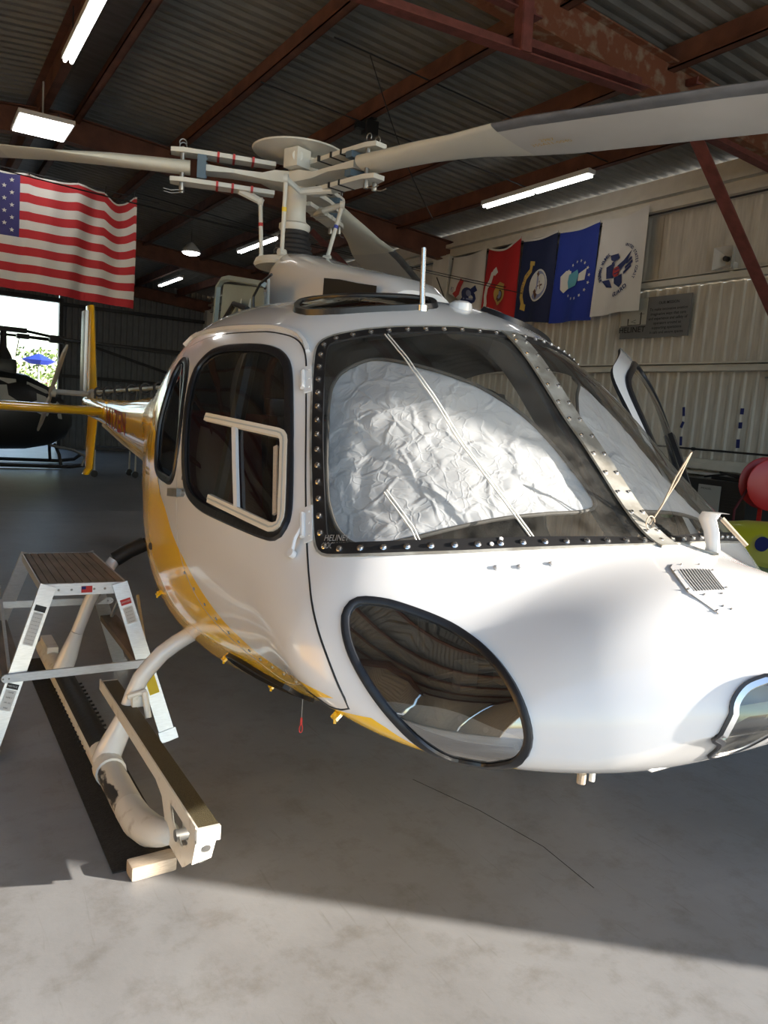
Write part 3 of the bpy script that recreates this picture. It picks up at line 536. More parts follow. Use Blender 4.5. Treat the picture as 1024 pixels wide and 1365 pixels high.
OL={
'ws':[(1.1615,0.0168),(1.1712,-0.1381),(1.1874,-0.244),(1.2038,-0.3429),(1.2225,-0.4348),(1.2368,-0.5043),(1.2497,-0.5731),(1.2599,-0.6299),(1.263,-0.6715),(1.2567,-0.7107),(1.2228,-0.799),(1.1994,-0.851),(1.1763,-0.8994),(1.1521,-0.9446),(1.1295,-0.9848),(1.1075,-1.0193),(1.0862,-1.0517),(1.0648,-1.082),(1.0435,-1.1124),(1.0185,-1.1459),(1.002,-1.1481),(0.9856,-1.1173),(0.9591,-1.0501),(0.938,-0.9877),(0.9197,-0.9272),(0.9032,-0.8671),(0.8878,-0.8066),(0.8733,-0.7449),(0.8613,-0.6879),(0.8497,-0.629),(0.8386,-0.568),(0.8259,-0.4973),(0.8136,-0.4227),(0.8018,-0.3429),(0.7906,-0.2563),(0.7795,-0.1517),(0.7723,-0.0181)],
'door_front':[(1.6079,-0.9361)],
'slide':[(1.3696,-1.2122),(1.3431,-1.1981),(1.3197,-1.1798),(1.2987,-1.1596),(1.2796,-1.1384),(1.2619,-1.1171),(1.2453,-1.0961),(1.2296,-1.0757),(1.2144,-1.0561),(1.1997,-1.0372),(1.1904,-1.0288),(1.1823,-1.0339),(1.1735,-1.0526),(1.1646,-1.0713),(1.1555,-1.09),(1.1466,-1.1081),(1.138,-1.1256),(1.1287,-1.1452),(1.1196,-1.1644),(1.1107,-1.1835),(1.1018,-1.2024),(1.097,-1.2231),(1.1005,-1.245),(1.1123,-1.2697),(1.1306,-1.2882),(1.1498,-1.3052),(1.1695,-1.3204),(1.1892,-1.3369),(1.2091,-1.3551),(1.2297,-1.3744),(1.2511,-1.3941),(1.2738,-1.4135),(1.2979,-1.4316)],
'yellow':[(1.6465,-1.2833),(1.5881,-1.4101),(1.5547,-1.5193),(1.5343,-1.548),(1.4764,-1.5751),(1.3949,-1.6656),(1.3214,-1.7679),(1.2493,-1.8641),(1.1614,-1.9484),(1.0565,-1.9906),(0.9159,-1.7008),(0.891,-1.6612),(1.0652,-2.4153),(0.8393,-1.6264),(0.8206,-1.6622),(0.7961,-1.7695),(0.771,-1.8398),(0.7268,-1.8666),(0.6869,-1.8724),(0.6592,-1.8972)],
'light':[(0.5058,-2.7315),(0.4421,-2.4185),(0.3828,-1.4615),(0.3844,-1.2595),(0.3848,-1.1369),(0.3796,-1.0226),(0.3659,-0.9445),(0.3491,-0.9137)],
'light_low':[(0.5163,-2.7844),(0.5237,-2.9394),(0.5139,-3.0199),(0.4948,-3.0691),(0.4666,-3.0823)],
'cable':[(1.2279,-0.4631),(1.2091,-0.4818),(1.1745,-0.5047),(1.1317,-0.5251),(1.0998,-0.5291),(1.0711,-0.5265),(1.0418,-0.5271),(1.0122,-0.5273),(0.9857,-0.5223),(0.9588,-0.5194),(0.9339,-0.5164),(0.9102,-0.5139),(0.8868,-0.5128),(0.8631,-0.5139),(0.8323,-0.5229)],
'cable2':[(1.0012,-0.839),(0.9664,-0.8346),(0.9348,-0.8361),(0.909,-0.8533)],
'vent':[(0.6773,-0.2136),(0.6719,-0.1519),(0.6518,-0.0518),(0.5615,-0.2486),(0.5138,-0.3704),(0.5223,-0.4353),(0.5722,-0.4021),(0.6074,-0.3463)],
'belly_slot':[(1.3271,-2.1542),(1.2636,-2.1591),(1.2116,-2.2271),(1.181,-2.2808),(1.1983,-2.3976),(1.3159,-2.5304),(1.3568,-2.48),(1.4234,-2.4728),(1.4695,-2.4583)],
'drip':[(1.6689,-0.8476),(1.6513,-0.7893),(1.5844,-0.7714),(1.5112,-0.7481),(1.4124,-0.7256),(1.3421,-0.7069),(1.3019,-0.6979),(1.2763,-0.7153),(1.2595,-0.7414)],
'hoodfast':[(0.8346,-0.6999),(0.8192,-0.6345),(0.8008,-0.536)],
'door_front_d':[(1.6079,-0.9361),(1.5807,-0.8641),(1.511,-0.8068),(1.4156,-0.769),(1.3383,-0.7373),(1.3026,-0.7211),(1.2753,-0.7338),(1.2514,-0.7715),(1.2288,-0.8201),(1.2016,-0.8782),(1.1748,-0.9318),(1.1496,-0.979),(1.1261,-1.021),(1.1037,-1.0589),(1.0813,-1.0949),(1.0591,-1.1299),(1.0373,-1.1633),(1.0053,-1.213),(0.9755,-1.2621),(0.9355,-1.3478),(0.9008,-1.4457),(0.8751,-1.5764),(0.872,-1.6933),(0.9154,-1.8742),(0.9318,-1.8524),(1.1202,-2.1724),(1.1774,-2.0716),(1.2501,-1.9729),(1.3248,-1.8702),(1.3835,-1.7417),(1.4243,-1.6096),(1.4362,-1.5633),(1.4445,-1.4779),(1.4535,-1.4123),(1.4685,-1.3359),(1.4924,-1.2514),(1.5235,-1.1575)],
'door_window_d':[(1.4711,-0.927),(1.4381,-0.8882),(1.4062,-0.8703),(1.3734,-0.8552),(1.3482,-0.8414),(1.3284,-0.828),(1.2994,-0.815),(1.2749,-0.8264),(1.2631,-0.8419),(1.2478,-0.8701),(1.2391,-0.8876),(1.2293,-0.9081),(1.2188,-0.9301),(1.2082,-0.9522),(1.1979,-0.9733),(1.1876,-0.9941),(1.1768,-1.0154),(1.1659,-1.0368),(1.155,-1.0578),(1.145,-1.0768),(1.1335,-1.0988),(1.1226,-1.1195),(1.113,-1.1383),(1.1052,-1.1547),(1.095,-1.1784),(1.0895,-1.199),(1.0892,-1.2503),(1.1051,-1.2925),(1.1387,-1.3343),(1.1595,-1.3535),(1.1861,-1.3772),(1.2145,-1.4046),(1.2409,-1.4296),(1.2724,-1.4566),(1.3024,-1.4773),(1.3292,-1.4894),(1.3604,-1.4935),(1.3829,-1.4862),(1.3975,-1.4712),(1.4072,-1.4478),(1.4141,-1.4271),(1.4207,-1.4019),(1.4275,-1.3709),(1.4336,-1.3421),(1.4408,-1.3083),(1.4486,-1.2724),(1.4562,-1.2374),(1.4655,-1.1923),(1.4744,-1.1474),(1.4818,-1.105),(1.4882,-1.0497),(1.4887,-1.0021)],
'rear_window_d':[(1.5755,-0.9861),(1.589,-1.0112),(1.5924,-1.0869),(1.5897,-1.1261),(1.587,-1.1695),(1.5857,-1.2106),(1.586,-1.248),(1.587,-1.2838),(1.5876,-1.3179),(1.5868,-1.35),(1.5852,-1.3802),(1.5829,-1.4085),(1.58,-1.4368),(1.5764,-1.4629),(1.5722,-1.4822),(1.5522,-1.5024),(1.5021,-1.5017),(1.4798,-1.4973),(1.4622,-1.4726),(1.4584,-1.4462),(1.4573,-1.4125),(1.4574,-1.3886),(1.4585,-1.3623),(1.4613,-1.3324),(1.465,-1.3067),(1.4701,-1.278),(1.4765,-1.2474),(1.4836,-1.216),(1.4915,-1.182),(1.501,-1.1449),(1.5115,-1.1082),(1.5221,-1.0762),(1.553,-1.0046)],
'chin_d':[(0.9158,-1.2294),(0.919,-1.1866),(0.9155,-1.1439),(0.9029,-1.1047),(0.8841,-1.0655),(0.8743,-1.0503),(0.8628,-1.0346),(0.851,-1.0207),(0.8393,-1.0087),(0.827,-0.9988),(0.8142,-0.9931),(0.8008,-0.9924),(0.7866,-0.9972),(0.7712,-1.0092),(0.7541,-1.0299),(0.7366,-1.0573),(0.7196,-1.0904),(0.7034,-1.129),(0.6883,-1.1721),(0.6751,-1.2171),(0.6588,-1.2872),(0.6465,-1.3567),(0.6382,-1.4226),(0.6337,-1.4822),(0.6355,-1.5721),(0.6523,-1.796),(0.6934,-1.9891),(0.7283,-2.1165),(0.7429,-2.0845),(0.7582,-2.0917),(0.7685,-2.0629),(0.7681,-1.9593),(0.77,-1.8621),(0.7751,-1.7772),(0.7826,-1.6974),(0.7926,-1.6226),(0.8042,-1.5616),(0.816,-1.5237),(0.8278,-1.4888),(0.8397,-1.4552),(0.8511,-1.4243),(0.8623,-1.3952),(0.8732,-1.3675),(0.8829,-1.343),(0.8943,-1.3108),(0.9033,-1.2816)],
'shade_d':[(1.2114,-0.6303),(1.2033,-0.5619),(1.1852,-0.5162),(1.1586,-0.4699),(1.1413,-0.441),(1.1236,-0.4047),(1.1048,-0.3579),(1.0866,-0.3089),(1.0698,-0.2699),(1.0534,-0.2352),(1.0375,-0.2013),(1.0211,-0.1719),(1.0028,-0.1508),(0.9818,-0.1373),(0.9584,-0.1258),(0.9365,-0.1141),(0.917,-0.1039),(0.9007,-0.0978),(0.8832,-0.1038),(0.8737,-0.1413),(0.8735,-0.2253),(0.8768,-0.2812),(0.8819,-0.347),(0.8862,-0.399),(0.8914,-0.4548),(0.8967,-0.509),(0.9017,-0.5603),(0.9069,-0.6108),(0.9124,-0.6604),(0.9182,-0.7104),(0.9245,-0.76),(0.9312,-0.8058),(0.9422,-0.8684),(0.9535,-0.9213),(0.9731,-0.9872),(1.0022,-1.0307),(1.0332,-1.047),(1.0649,-1.0331),(1.0823,-1.0143),(1.1009,-0.9882),(1.1223,-0.9531),(1.1442,-0.9129),(1.1644,-0.8731),(1.1813,-0.8347),(1.2039,-0.7673),(1.2133,-0.6969)],
'roofwin_d':[(1.3875,-0.5304),(1.4146,-0.4507),(1.4121,-0.4263),(1.4035,-0.4053),(1.3912,-0.3867),(1.3799,-0.3742),(1.367,-0.3619),(1.3567,-0.3446),(1.3484,-0.3249),(1.3412,-0.3046),(1.3348,-0.2837),(1.329,-0.2619),(1.3238,-0.2393),(1.3193,-0.2147),(1.3154,-0.1884),(1.3122,-0.1625),(1.3094,-0.14),(1.3019,-0.1094),(1.2924,-0.0961),(1.2722,-0.1213),(1.2597,-0.1546),(1.2574,-0.1815),(1.2568,-0.2144),(1.258,-0.2516),(1.2597,-0.2764),(1.2625,-0.303),(1.2661,-0.3302),(1.2703,-0.3568),(1.2748,-0.3819),(1.2795,-0.4063),(1.2846,-0.4306),(1.2901,-0.4542),(1.2961,-0.4762),(1.3024,-0.4959),(1.311,-0.5186),(1.3205,-0.5392),(1.3301,-0.5559),(1.3393,-0.5671),(1.3664,-0.5634)],
'mull':[(1.2838,-1.1555),(1.2744,-1.1788),(1.2654,-1.2015),(1.2567,-1.2237),(1.2482,-1.2457),(1.2384,-1.2705),(1.2287,-1.2954),(1.2193,-1.3206),(1.2101,-1.3462)],
'latchs':[(1.1892,-1.0738),(1.1774,-1.0993),(1.1656,-1.1249),(1.1535,-1.1507),(1.1413,-1.1766),(1.1295,-1.2019),(1.1179,-1.2267)],
'hinge':[(1.2359,-0.8179),(1.2149,-0.863),(1.0648,-1.1301),(1.0448,-1.1644)],
'handle':[(1.4066,-1.4961),(1.4434,-1.5107),(1.4132,-1.4557)],
'strut':[(1.0532,-1.1545),(1.0476,-1.1934),(1.0425,-1.2401)],
'vplate':[(0.6801,-0.2239),(0.6918,-0.1811),(0.6769,-0.0695),(0.6654,0.0227),(0.6169,-0.0609),(0.5246,-0.2524),(0.5004,-0.3779),(0.5144,-0.4515),(0.5877,-0.3822)],
'vslot':[(0.6643,-0.2165),(0.6391,-0.0959),(0.5583,-0.233),(0.5825,-0.3555)],
'vscrew':[(0.6806,-0.1609),(0.6677,-0.0868),(0.634,-0.0921),(0.6626,-0.2429),(0.5952,-0.3585),(0.5661,-0.3549),(0.5523,-0.2817),(0.5638,-0.2095),(0.5213,-0.4353),(0.5094,-0.3733),(0.5236,-0.3809)],
'reg':[(1.0113,-1.0982),(0.9816,-1.023),(1.0011,-1.1152)],
'chinlow':[(0.8299,-1.4741),(0.8197,-1.4464),(0.8025,-1.4217),(0.7875,-1.397),(0.7712,-1.3802),(0.7536,-1.3786),(0.7345,-1.3891),(0.7201,-1.4052),(0.7051,-1.4272),(0.6904,-1.4496),(0.6751,-1.4702),(0.6602,-1.4905),(0.6488,-1.5102),(0.6395,-1.5643),(0.6591,-1.734),(0.6736,-1.7742),(0.6908,-1.7842),(0.7069,-1.795),(0.7253,-1.8036),(0.7412,-1.7879),(0.7531,-1.7369),(0.7644,-1.6752),(0.7758,-1.624),(0.7918,-1.57),(0.806,-1.5365),(0.8215,-1.504)],
'chindot':[(0.8104,-1.5202),(0.734,-1.42),(0.6958,-1.4753),(0.6508,-1.5947)],
'wipershadow':[(0.748,0.241),(0.7024,0.0795),(0.7299,0.2281)],
}
KS=2.0
def smooth_closed(p,step=.035):
    p=np.array(p,float); q=[]; n=len(p)
    for i in range(n):
        a,b,c,d=p[i-1],p[i],p[(i+1)%n],p[(i+2)%n]; L=np.hypot((c-b)[0]*KS,(c-b)[1]); k=max(1,int(math.ceil(L/step)))
        for j in range(k):
            t=j/k; q.append(.5*((2*b)+(-a+c)*t+(2*a-5*b+4*c-d)*t*t+(-a+3*b-3*c+d)*t**3))
    return np.array(q)
def lin(p,step=.035):
    q=[]
    for i in range(len(p)-1):
        b,c=np.array(p[i],float),np.array(p[i+1],float); k=max(1,int(math.ceil(np.hypot((c-b)[0]*KS,(c-b)[1])/step)))
        q+=[b+(c-b)*j/k for j in range(k)]
    q.append(np.array(p[-1],float)); return np.array(q)
def mir(p): return np.array([(s,-a) for s,a in p])
def inside(poly,pts):
    x,y=pts[:,0],pts[:,1]; r=np.zeros(len(pts),bool); n=len(poly)
    for i in range(n):
        x1,y1=poly[i];x2,y2=poly[(i+1)%n]
        if y1==y2: continue
        c=((y1>y)!=(y2>y))&(x<(x2-x1)*(y-y1)/(y2-y1)+x1); r^=c
    return r
# polygons in surface coordinates (s,a); a<0 is the side facing the camera
ws_half=[list(p) for p in OL['ws']]; ws_half[0][1]=0.; ws_half[-1][1]=0.
ws_l=lin(ws_half,.03)
for _ in range(2): ws_l[1:-1]=(ws_l[:-2]+2*ws_l[1:-1]+ws_l[2:])/4
WS=np.vstack([ws_l,mir(ws_l)[::-1][1:-1]])
PG={k:smooth_closed(OL[k+'_d']) for k in ('door_front','door_window','rear_window','chin','shade','roofwin')}
PG['light']=smooth_closed([tuple(p) for p in OL['light'][:7]]+[(.34,-.88),(.26,-.97),(.205,-1.4),(.205,-2.2),(.29,-2.75),(.42,-2.98),(.47,-3.02),(.505,-2.98),(.515,-2.86)],.05)
ylw=[tuple(p) for p in OL['yellow']]
YL=np.array([(2.33,-1.05),(1.72,OL['yellow'][0][1]+.03)]+[tuple(p) for p in lin(ylw,.03)]+[(.80,-3.16),(2.33,-3.16)])
def cdt_fill(polys,s0,s1,a0,a1,ds,da,opens=()):
    """constrained triangulation of the (s,a) rectangle with polygons as edges -> verts (n,2), tris"""
    V=[];E=[]
    for P in polys:
        o=len(V); n=len(P); V+=[(p[0]*KS,p[1]) for p in P]; E+=[(o+i,o+(i+1)%n) for i in range(n)]
    for P in opens:
        o=len(V); V+=[(p[0]*KS,p[1]) for p in P]; E+=[(o+i,o+i+1) for i in range(len(P)-1)]
    B=np.array(V) if V else np.zeros((0,2))
    ss=np.arange(s0,s1+ds*.5,ds);aa=np.linspace(a0,a1,int(round((a1-a0)/da))+1)
    G=np.array([(s*KS,a) for s in ss for a in aa])
    if len(B):
        keep=np.ones(len(G),bool)
        for i in range(0,len(G),2000):
            d=np.hypot(G[i:i+2000,None,0]-B[None,:,0],G[i:i+2000,None,1]-B[None,:,1]).min(1); keep[i:i+2000]=d>.011
        edge=(abs(G[:,1]-a0)<1e-9)|(abs(G[:,1]-a1)<1e-9)|(abs(G[:,0]-s0*KS)<1e-9)|(abs(G[:,0]-ss[-1]*KS)<1e-9); G=G[keep|edge]
    V+= [tuple(g) for g in G]
    r=delaunay_2d_cdt([Vector(v) for v in V],E,[],0,1e-7)
    vv=np.array([(v[0]/KS,v[1]) for v in r[0]]); ff=[tuple(f) for f in r[2]]
    return vv,ff
def patch(name,vv,ff,mats,mi,parent,off=0.,thick=.018,inner='liner',disp=None,label=None):
    """surface patch from (s,a) vertices with outward analytic normals; optional inner skin and rim"""
    used=sorted({i for f in ff for i in f}); mp={u:k for k,u in enumerate(used)}; q=vv[used]
    P=surf(q[:,0],q[:,1]); N=nrm(q[:,0],q[:,1]); P=P+N*off
    if disp is not None: P=disp(P,N)
    F=[];MI=[]
    for f,m_ in zip(ff,mi):
        f=[mp[i] for i in f]; a,b,c=P[f[0]],P[f[1]],P[f[2]]; n=np.cross(b-a,c-a)
        if np.linalg.norm(n)<1e-9: continue
        if n@(N[f[0]]+N[f[1]]+N[f[2]])<0: f=f[::-1]
        F.append(tuple(f));MI.append(m_)
    nv=len(P); V=[tuple(p) for p in P]; NN=list(N)
    if thick>0:
        cnt={}
        for f in F:
            for i in range(len(f)): e=(f[i],f[(i+1)%len(f)]); cnt[e]=cnt.get(e,0)+1
        F2=[tuple(i+nv for i in f[::-1]) for f in F]; V+=[tuple(p-n*thick) for p,n in zip(P,N)]; NN+=[-n for n in N]
        rim=[e for e in cnt if (e[1],e[0]) not in cnt]; base=len(V)
        F+=F2; MI+=[len(mats)]*len(F2)
        for (i,j) in rim:
            d=len(V); V+=[V[i],V[j],V[j+nv],V[i+nv]]; t=np.array(V[j])-np.array(V[i]); nn=np.cross(t,N[i]); nn/=(np.linalg.norm(nn)+1e-12); NN+=[nn]*4; F.append((d,d+3,d+2,d+1)) ; MI.append(len(mats))
        mats=list(mats)+[inner]
    me=bpy.data.meshes.new(name); me.from_pydata(V,[],F)
    for m_ in mats: me.materials.append(M[m_])
    me.polygons.foreach_set('material_index',MI); me.shade_smooth()
    if disp is None: me.normals_split_custom_set_from_vertices([tuple(n) for n in NN])
    me.update(); o=bpy.data.objects.new(name,me); COL.objects.link(o)
    if parent is not None: o.parent=parent; o.matrix_parent_inverse=wmat(parent).inverted()
    if label: o['label']=label
    return o
def fill(name,poly,mats,parent,off=0.,thick=0.,ds=.03,da=.06,inner='liner',disp=None,label=None):
    lo=poly.min(0);hi=poly.max(0); vv,ff=cdt_fill([poly],lo[0]-.002,hi[0]+.002,lo[1]-.002,hi[1]+.002,ds,da)
    c=np.array([vv[list(f)].mean(0) for f in ff]); k=inside(poly,c); ff=[f for f,b in zip(ff,k) if b]
    return patch(name,vv,ff,mats,[0]*len(ff),parent,off,thick,inner,disp,label)
def rail3d(path,closed=True,step=.02):
    """resample an (s,a) path evenly in 3-D -> P, N, B (B across, outward of the closed outline)"""
    p=np.array(path,float)
    if closed: p=np.vstack([p,p[:1]])
    P=surf(p[:,0],p[:,1]); L=np.r_[0,np.cumsum(np.linalg.norm(np.diff(P,axis=0),axis=1))]; n=max(6,int(L[-1]/step)); t=np.linspace(0,L[-1],n+1)
    if closed: t=t[:-1]
    s=np.interp(t,L,p[:,0]);a=np.interp(t,L,p[:,1]); P=surf(s,a);N=nrm(s,a)
    T=(np.roll(P,-1,0)-np.roll(P,1,0)) if closed else np.gradient(P,axis=0); T/=np.linalg.norm(T,axis=1,keepdims=True)
    B=np.cross(T,N); B/=np.linalg.norm(B,axis=1,keepdims=True)
    if closed:
        c=P.mean(0); 
        if ((P-c)*B).sum()<0: B=-B
    return P,N,B,s,a
def ribbon(name,path,prof,mt,parent,closed=True,step=.02,label=None,build=True,mb=None):
    P,N,B,_,_=rail3d(path,closed,step); k=len(prof); m=mb or MB(); n=len(P)
    vs=[P[i]+B[i]*b+N[i]*h for i in range(n) for b,h in prof]; fs=[]
    for i in range(n if closed else n-1):
        for j in range(k): a=i*k+j;b=i*k+(j+1)%k;c=((i+1)%n)*k; fs.append((a,b,c+(j+1)%k,c+j))
    if not closed: fs+=[tuple(range(k)),tuple(range((n-1)*k+k-1,(n-1)*k-1,-1))]
    m.add(vs,fs)
    return m.build(name,mt,parent,label=label) if build else m
SEAL=[(-.020,-.002),(-.018,.006),(-.006,.010),(.006,.010),(.012,.005),(.013,-.002)]
def seam(path,parent,name='seam',closed=True,r=.0028,mt='black'):
    P,N,B,_,_=rail3d(path,closed,.03); m=MB(); m.tube([tuple(p-n*r*.3) for p,n in zip(P,N)],r,6,closed=closed); return m.build(name,mt,parent)
heli=empty('helicopter',(X0,3.0,0),'white and yellow helicopter parked on its skids with silver sunshades behind the windscreen','helicopter')
# ---- shell ----
polysR=[PG['door_front'],PG['door_window'],PG['rear_window'],PG['chin'],PG['light'],PG['roofwin']]
allp=[WS]+polysR+[mir(p) for p in polysR]
ycon=lin(ylw,.03); 
vv,ff=cdt_fill(allp,0.0,2.31,-PI,PI,.021,.052,opens=[ycon,mir(ycon)])
cen=np.array([vv[list(f)].mean(0) for f in ff])
hole=inside(WS,cen); door=inside(PG['door_front'],cen); doorL=inside(mir(PG['door_front']),cen)
for k in ('door_window','rear_window','chin','light','roofwin'):
    hole|=inside(PG[k],cen)|inside(mir(PG[k]),cen)
# belly skin stays whole; the locker's dark inside is painted on later
yel=inside(YL,cen)|inside(mir(YL),cen)
def sel(mask): 
    idx=[i for i in range(len(ff)) if mask[i]]; return [ff[i] for i in idx],[int(yel[i]) for i in idx]
from mathutils.bvhtree import BVHTree
_gs,_ga=np.meshgrid(np.linspace(.01,2.3,140),np.linspace(-PI,PI,241)); _gp=surf(_gs,_ga).reshape(-1,3); _w=140
_bvh=BVHTree.FromPolygons([tuple(p) for p in _gp],[(i*_w+j,i*_w+j+1,(i+1)*_w+j+1,(i+1)*_w+j) for i in range(240) for j in range(_w-1)])
def pixs(x,y):
    h=_bvh.ray_cast(Vector((0,0,1.65)),pixray(x,y))
    if h[0] is not None: return h[0]
    o=Vector((0,0,1.65)); d=pixray(x,y); best=min(((_bvh.find_nearest(o+d*(1.5+.02*k)))  for k in range(150)),key=lambda r:r[3]); return best[0]
def pixr(x,y): return Vector(pixs(x,y+3))
A0=(~hole)&(~door)&(~doorL)
f_,m_=sel(A0); body=patch('fuselage_skin',vv,f_,['white','yellow'],m_,heli)
f_,m_=sel(door&(~hole)); dr=patch('front_door',vv,f_,['white','yellow'],m_,heli)
PX=lambda *k:[tuple(OL['door_front'][i]) for i in k]
_dp=surf(PG['door_front'][:,0],PG['door_front'][:,1]); _n=len(_dp); _i0=int(np.argmax(_dp[:,2])); _i1=max(i for i in range(_n) if _dp[i,1]<1.95 and _dp[i,2]>.90)
_seq=[i for i in range(_i0,_i1+1)]; seam(PG['door_front'][_seq],heli,'door_seal',False,.0035)
_rest=[i%_n for i in range(_i1,_i0+_n+1)]; seam(PG['door_front'][_rest],heli,'door_gap',False,.0018,'grey')
ribbon('window_seal',PG['door_window'],SEAL,'rubber',dr); fill('window_pane',PG['door_window'],['tint'],dr,off=-.004)
sl_=[tuple(p) for p in OL['slide']]; ops=sl_
fr=ribbon('sliding_window_frame',ops,[(-.015,0),(-.015,.013),(.012,.013),(.014,0)],'cream',dr,closed=False,label='cream sliding window frame')
ribbon('frame_groove',ops,[(-.004,.0135),(-.0035,.0145),(.001,.0145),(.0015,.0135)],'lgrey',fr,closed=False)
ribbon('mullion',OL['mull'],[(-.010,0),(-.010,.012),(.010,.012),(.010,0)],'white',fr,closed=False)
ls_=ribbon('latch_strip',OL['latchs'],[(-.007,0),(-.007,.008),(.007,.008),(.007,0)],'wood',fr,closed=False)
# hinges, handle, strut on the camera-side door
def surfpt(px_s,px_a,off=0.): P=surf(px_s,px_a); N=nrm(px_s,px_a); return Vector(P+N*off),Vector(N)
def hinge(k,par):
    P,N=surfpt(*OL['hinge'][k],.003); Q_,_=surfpt(*OL['hinge'][k+1],.003); T=(Q_-P).normalized(); P=P.lerp(Q_,.5); B=T.cross(N).normalized(); B=B if B.x>0 else -B; m=MB()
    m.add([P+B*x+T*y+N*z for x in (.004,.030) for y in (-.06,.06) for z in (0,.006)],[(0,1,3,2),(4,6,7,5),(0,4,5,1),(2,3,7,6),(0,2,6,4),(1,5,7,3)])
    for y in (-.04,-.0,.04): m.lathe([(.004,0),(.003,.002),(0,.002)],8,P+B*.02+T*y+N*.006,axis=N)
    m.tube([P-T*.04+N*.008,P+T*.04+N*.008],.0075,8); return m.build('hinge','white',par)
hinge(0,heli); hinge(2,heli)
m=MB(); P,N=surfpt(*OL['handle'][0],.012); Q_,_=surfpt(*OL['handle'][1],.02); m.bar(P,Q_,.03,.03,(0,0,1)); m.tube([P-N*.02,P],.012,10); m.build('door_handle','steel',dr)
m=MB(); P,N=surfpt(*OL['handle'][2],.0); m.lathe([(.009,0),(.009,.006),(.0,.006)],10,P,axis=N); m.build('door_lock','chrome',dr)
P,N=surfpt(*OL['strut'][0],.012); R_,_=surfpt(*OL['strut'][1],.02); Q,N2=surfpt(*OL['strut'][2],.010); m=MB(); m.tube([P,R_,Q],.006,8); m.lathe([(.012,-.008),(.012,.008)],12,Q,axis=N2); m.build('door_strut','white',dr)
# rear window, rear quarter seam, chin window, landing light, roof windows (both sides where they exist)
for sg in (1,-1):
    q=(lambda p:p) if sg==1 else mir
    sd=empty('window_set',(X0-.9*sg,2.6,1.2)); sd.parent=heli; sd.matrix_parent_inverse=wmat(heli).inverted()
    w1=fill('rear_window',q(PG['rear_window']),['tint'],sd,off=-.004); ribbon('rear_window_seal',q(PG['rear_window']),SEAL,'rubber',sd)
    fill('lower_nose_window',q(PG['chin']),['chin'],sd,off=-.003); ribbon('lower_window_seal',q(PG['chin']),[(-.015,-.002),(-.014,.005),(-.005,.009),(.004,.008),(.007,.0)],'rubber',sd)
    fill('landing_light_glass',q(PG['light']),['lens'],sd,off=.002,ds=.02,da=.08); ribbon('landing_light_seal',q(PG['light']),[(-.003,-.002),(-.003,.006),(.005,.006),(.005,-.002)],'rubber',sd,step=.012)
    ribbon('landing_light_bezel',q(PG['light']),[(-.016,.0015),(-.015,.0035),(-.003,.0045),(-.003,.001)],'chrome',sd,step=.012)
    fill('roof_window',q(PG['roofwin']),['roofg'],sd,off=.01); ribbon('roof_window_seal',q(PG['roofwin']),[(-.018,-.002),(-.016,.014),(.004,.018),(.014,-.002)],'rubber',sd)
    fill('lamp_housing',q(PG['light']),['lampshell'],sd,off=-.055,ds=.02,da=.08)
    cl_=np.array(OL['chinlow'],float); ip=fill('inner_panel',q(cl_),['lgrey'],sd,off=-.035)
    for k_,(s,a) in enumerate(OL['chindot']):
        P,N=surfpt(s,a*sg,-.034); m=MB(); m.lathe([(.007,0),(.006,.002),(.0,.002)],10,P,axis=N); m.build('rivet','stick',ip)
    # lamp reflector inside
    P=Vector((X0-.18*sg,1.10,1.0)); m=MB(); m.lathe([(.02,-.05),(.06,-.02),(.085,.03),(.08,.03),(.0,-.03)],20,P,axis=(0,-1,-.15)); m.build('lamp_reflector','chrome',sd)
    rs=lin([OL['yellow'][0],OL['yellow'][1],OL['yellow'][2],OL['yellow'][3]],.04); seam(q(rs) if sg==-1 else rs,sd,'skin_joint',False,.002)
    dp=OL['drip']; dpl=lin(dp,.03); ribbon('drip_rail',q(dpl) if sg==-1 else dpl,[(-.008,0),(-.006,.012),(.006,.014),(.008,0)],'white',sd,closed=False)
    m=MB(); pts=[OL['yellow'][i] for i in (5,6,7,8,9)]
    for (s,a) in lin([(s,a-.06) for s,a in pts],.09):
        P,N=surfpt(s,a*sg,.0); m.lathe([(.006,0),(.0055,.003),(.0,.003)],8,P,axis=N)
    m.build('fastener_row','white' if 0 else 'steel',sd)['kind']='stuff'
# ---- windscreen ----
wsn=empty('windscreen',(X0,1.9,1.6)); wsn.parent=heli; wsn.matrix_parent_inverse=wmat(heli).inverted()
half=np.vstack([ws_l,lin([(ws_half[-1][0],0.),(ws_half[0][0],0.)],.03)[1:-1]])
for sg in (1,-1):
    h_=half if sg==1 else mir(half)
    pane=fill('windscreen_pane',h_,['clear'],wsn,off=-.002,ds=.03,da=.05)
rb=ribbon('windscreen_band',WS,[(-.040,-.004),(-.040,.003),(-.002,.0035),(-.002,-.004)],'black',wsn); ribbon('edge_trim',WS,[(-.003,-.002),(-.003,.005),(.004,.005),(.004,-.002)],'strip',rb)
P,N,B,_,_=rail3d(WS,True,.062)
bm_=MB(); bm_.lathe([(.0095,0),(.0095,.0015),(.0065,.003),(.0062,.0065),(.004,.0075),(.0,.0075)],10); bolt=bm_.mesh('bolt',['chrome'])
def put_bolt(p,n,par,sc=1.): inst(bolt,'bolt',par,Vector(p),Vector(n).to_track_quat('Z','Y').to_matrix().to_4x4()@Matrix.Scale(sc,4))
for p,n,b in zip(P,N,B): put_bolt(p-b*.021+n*.003,n,rb)
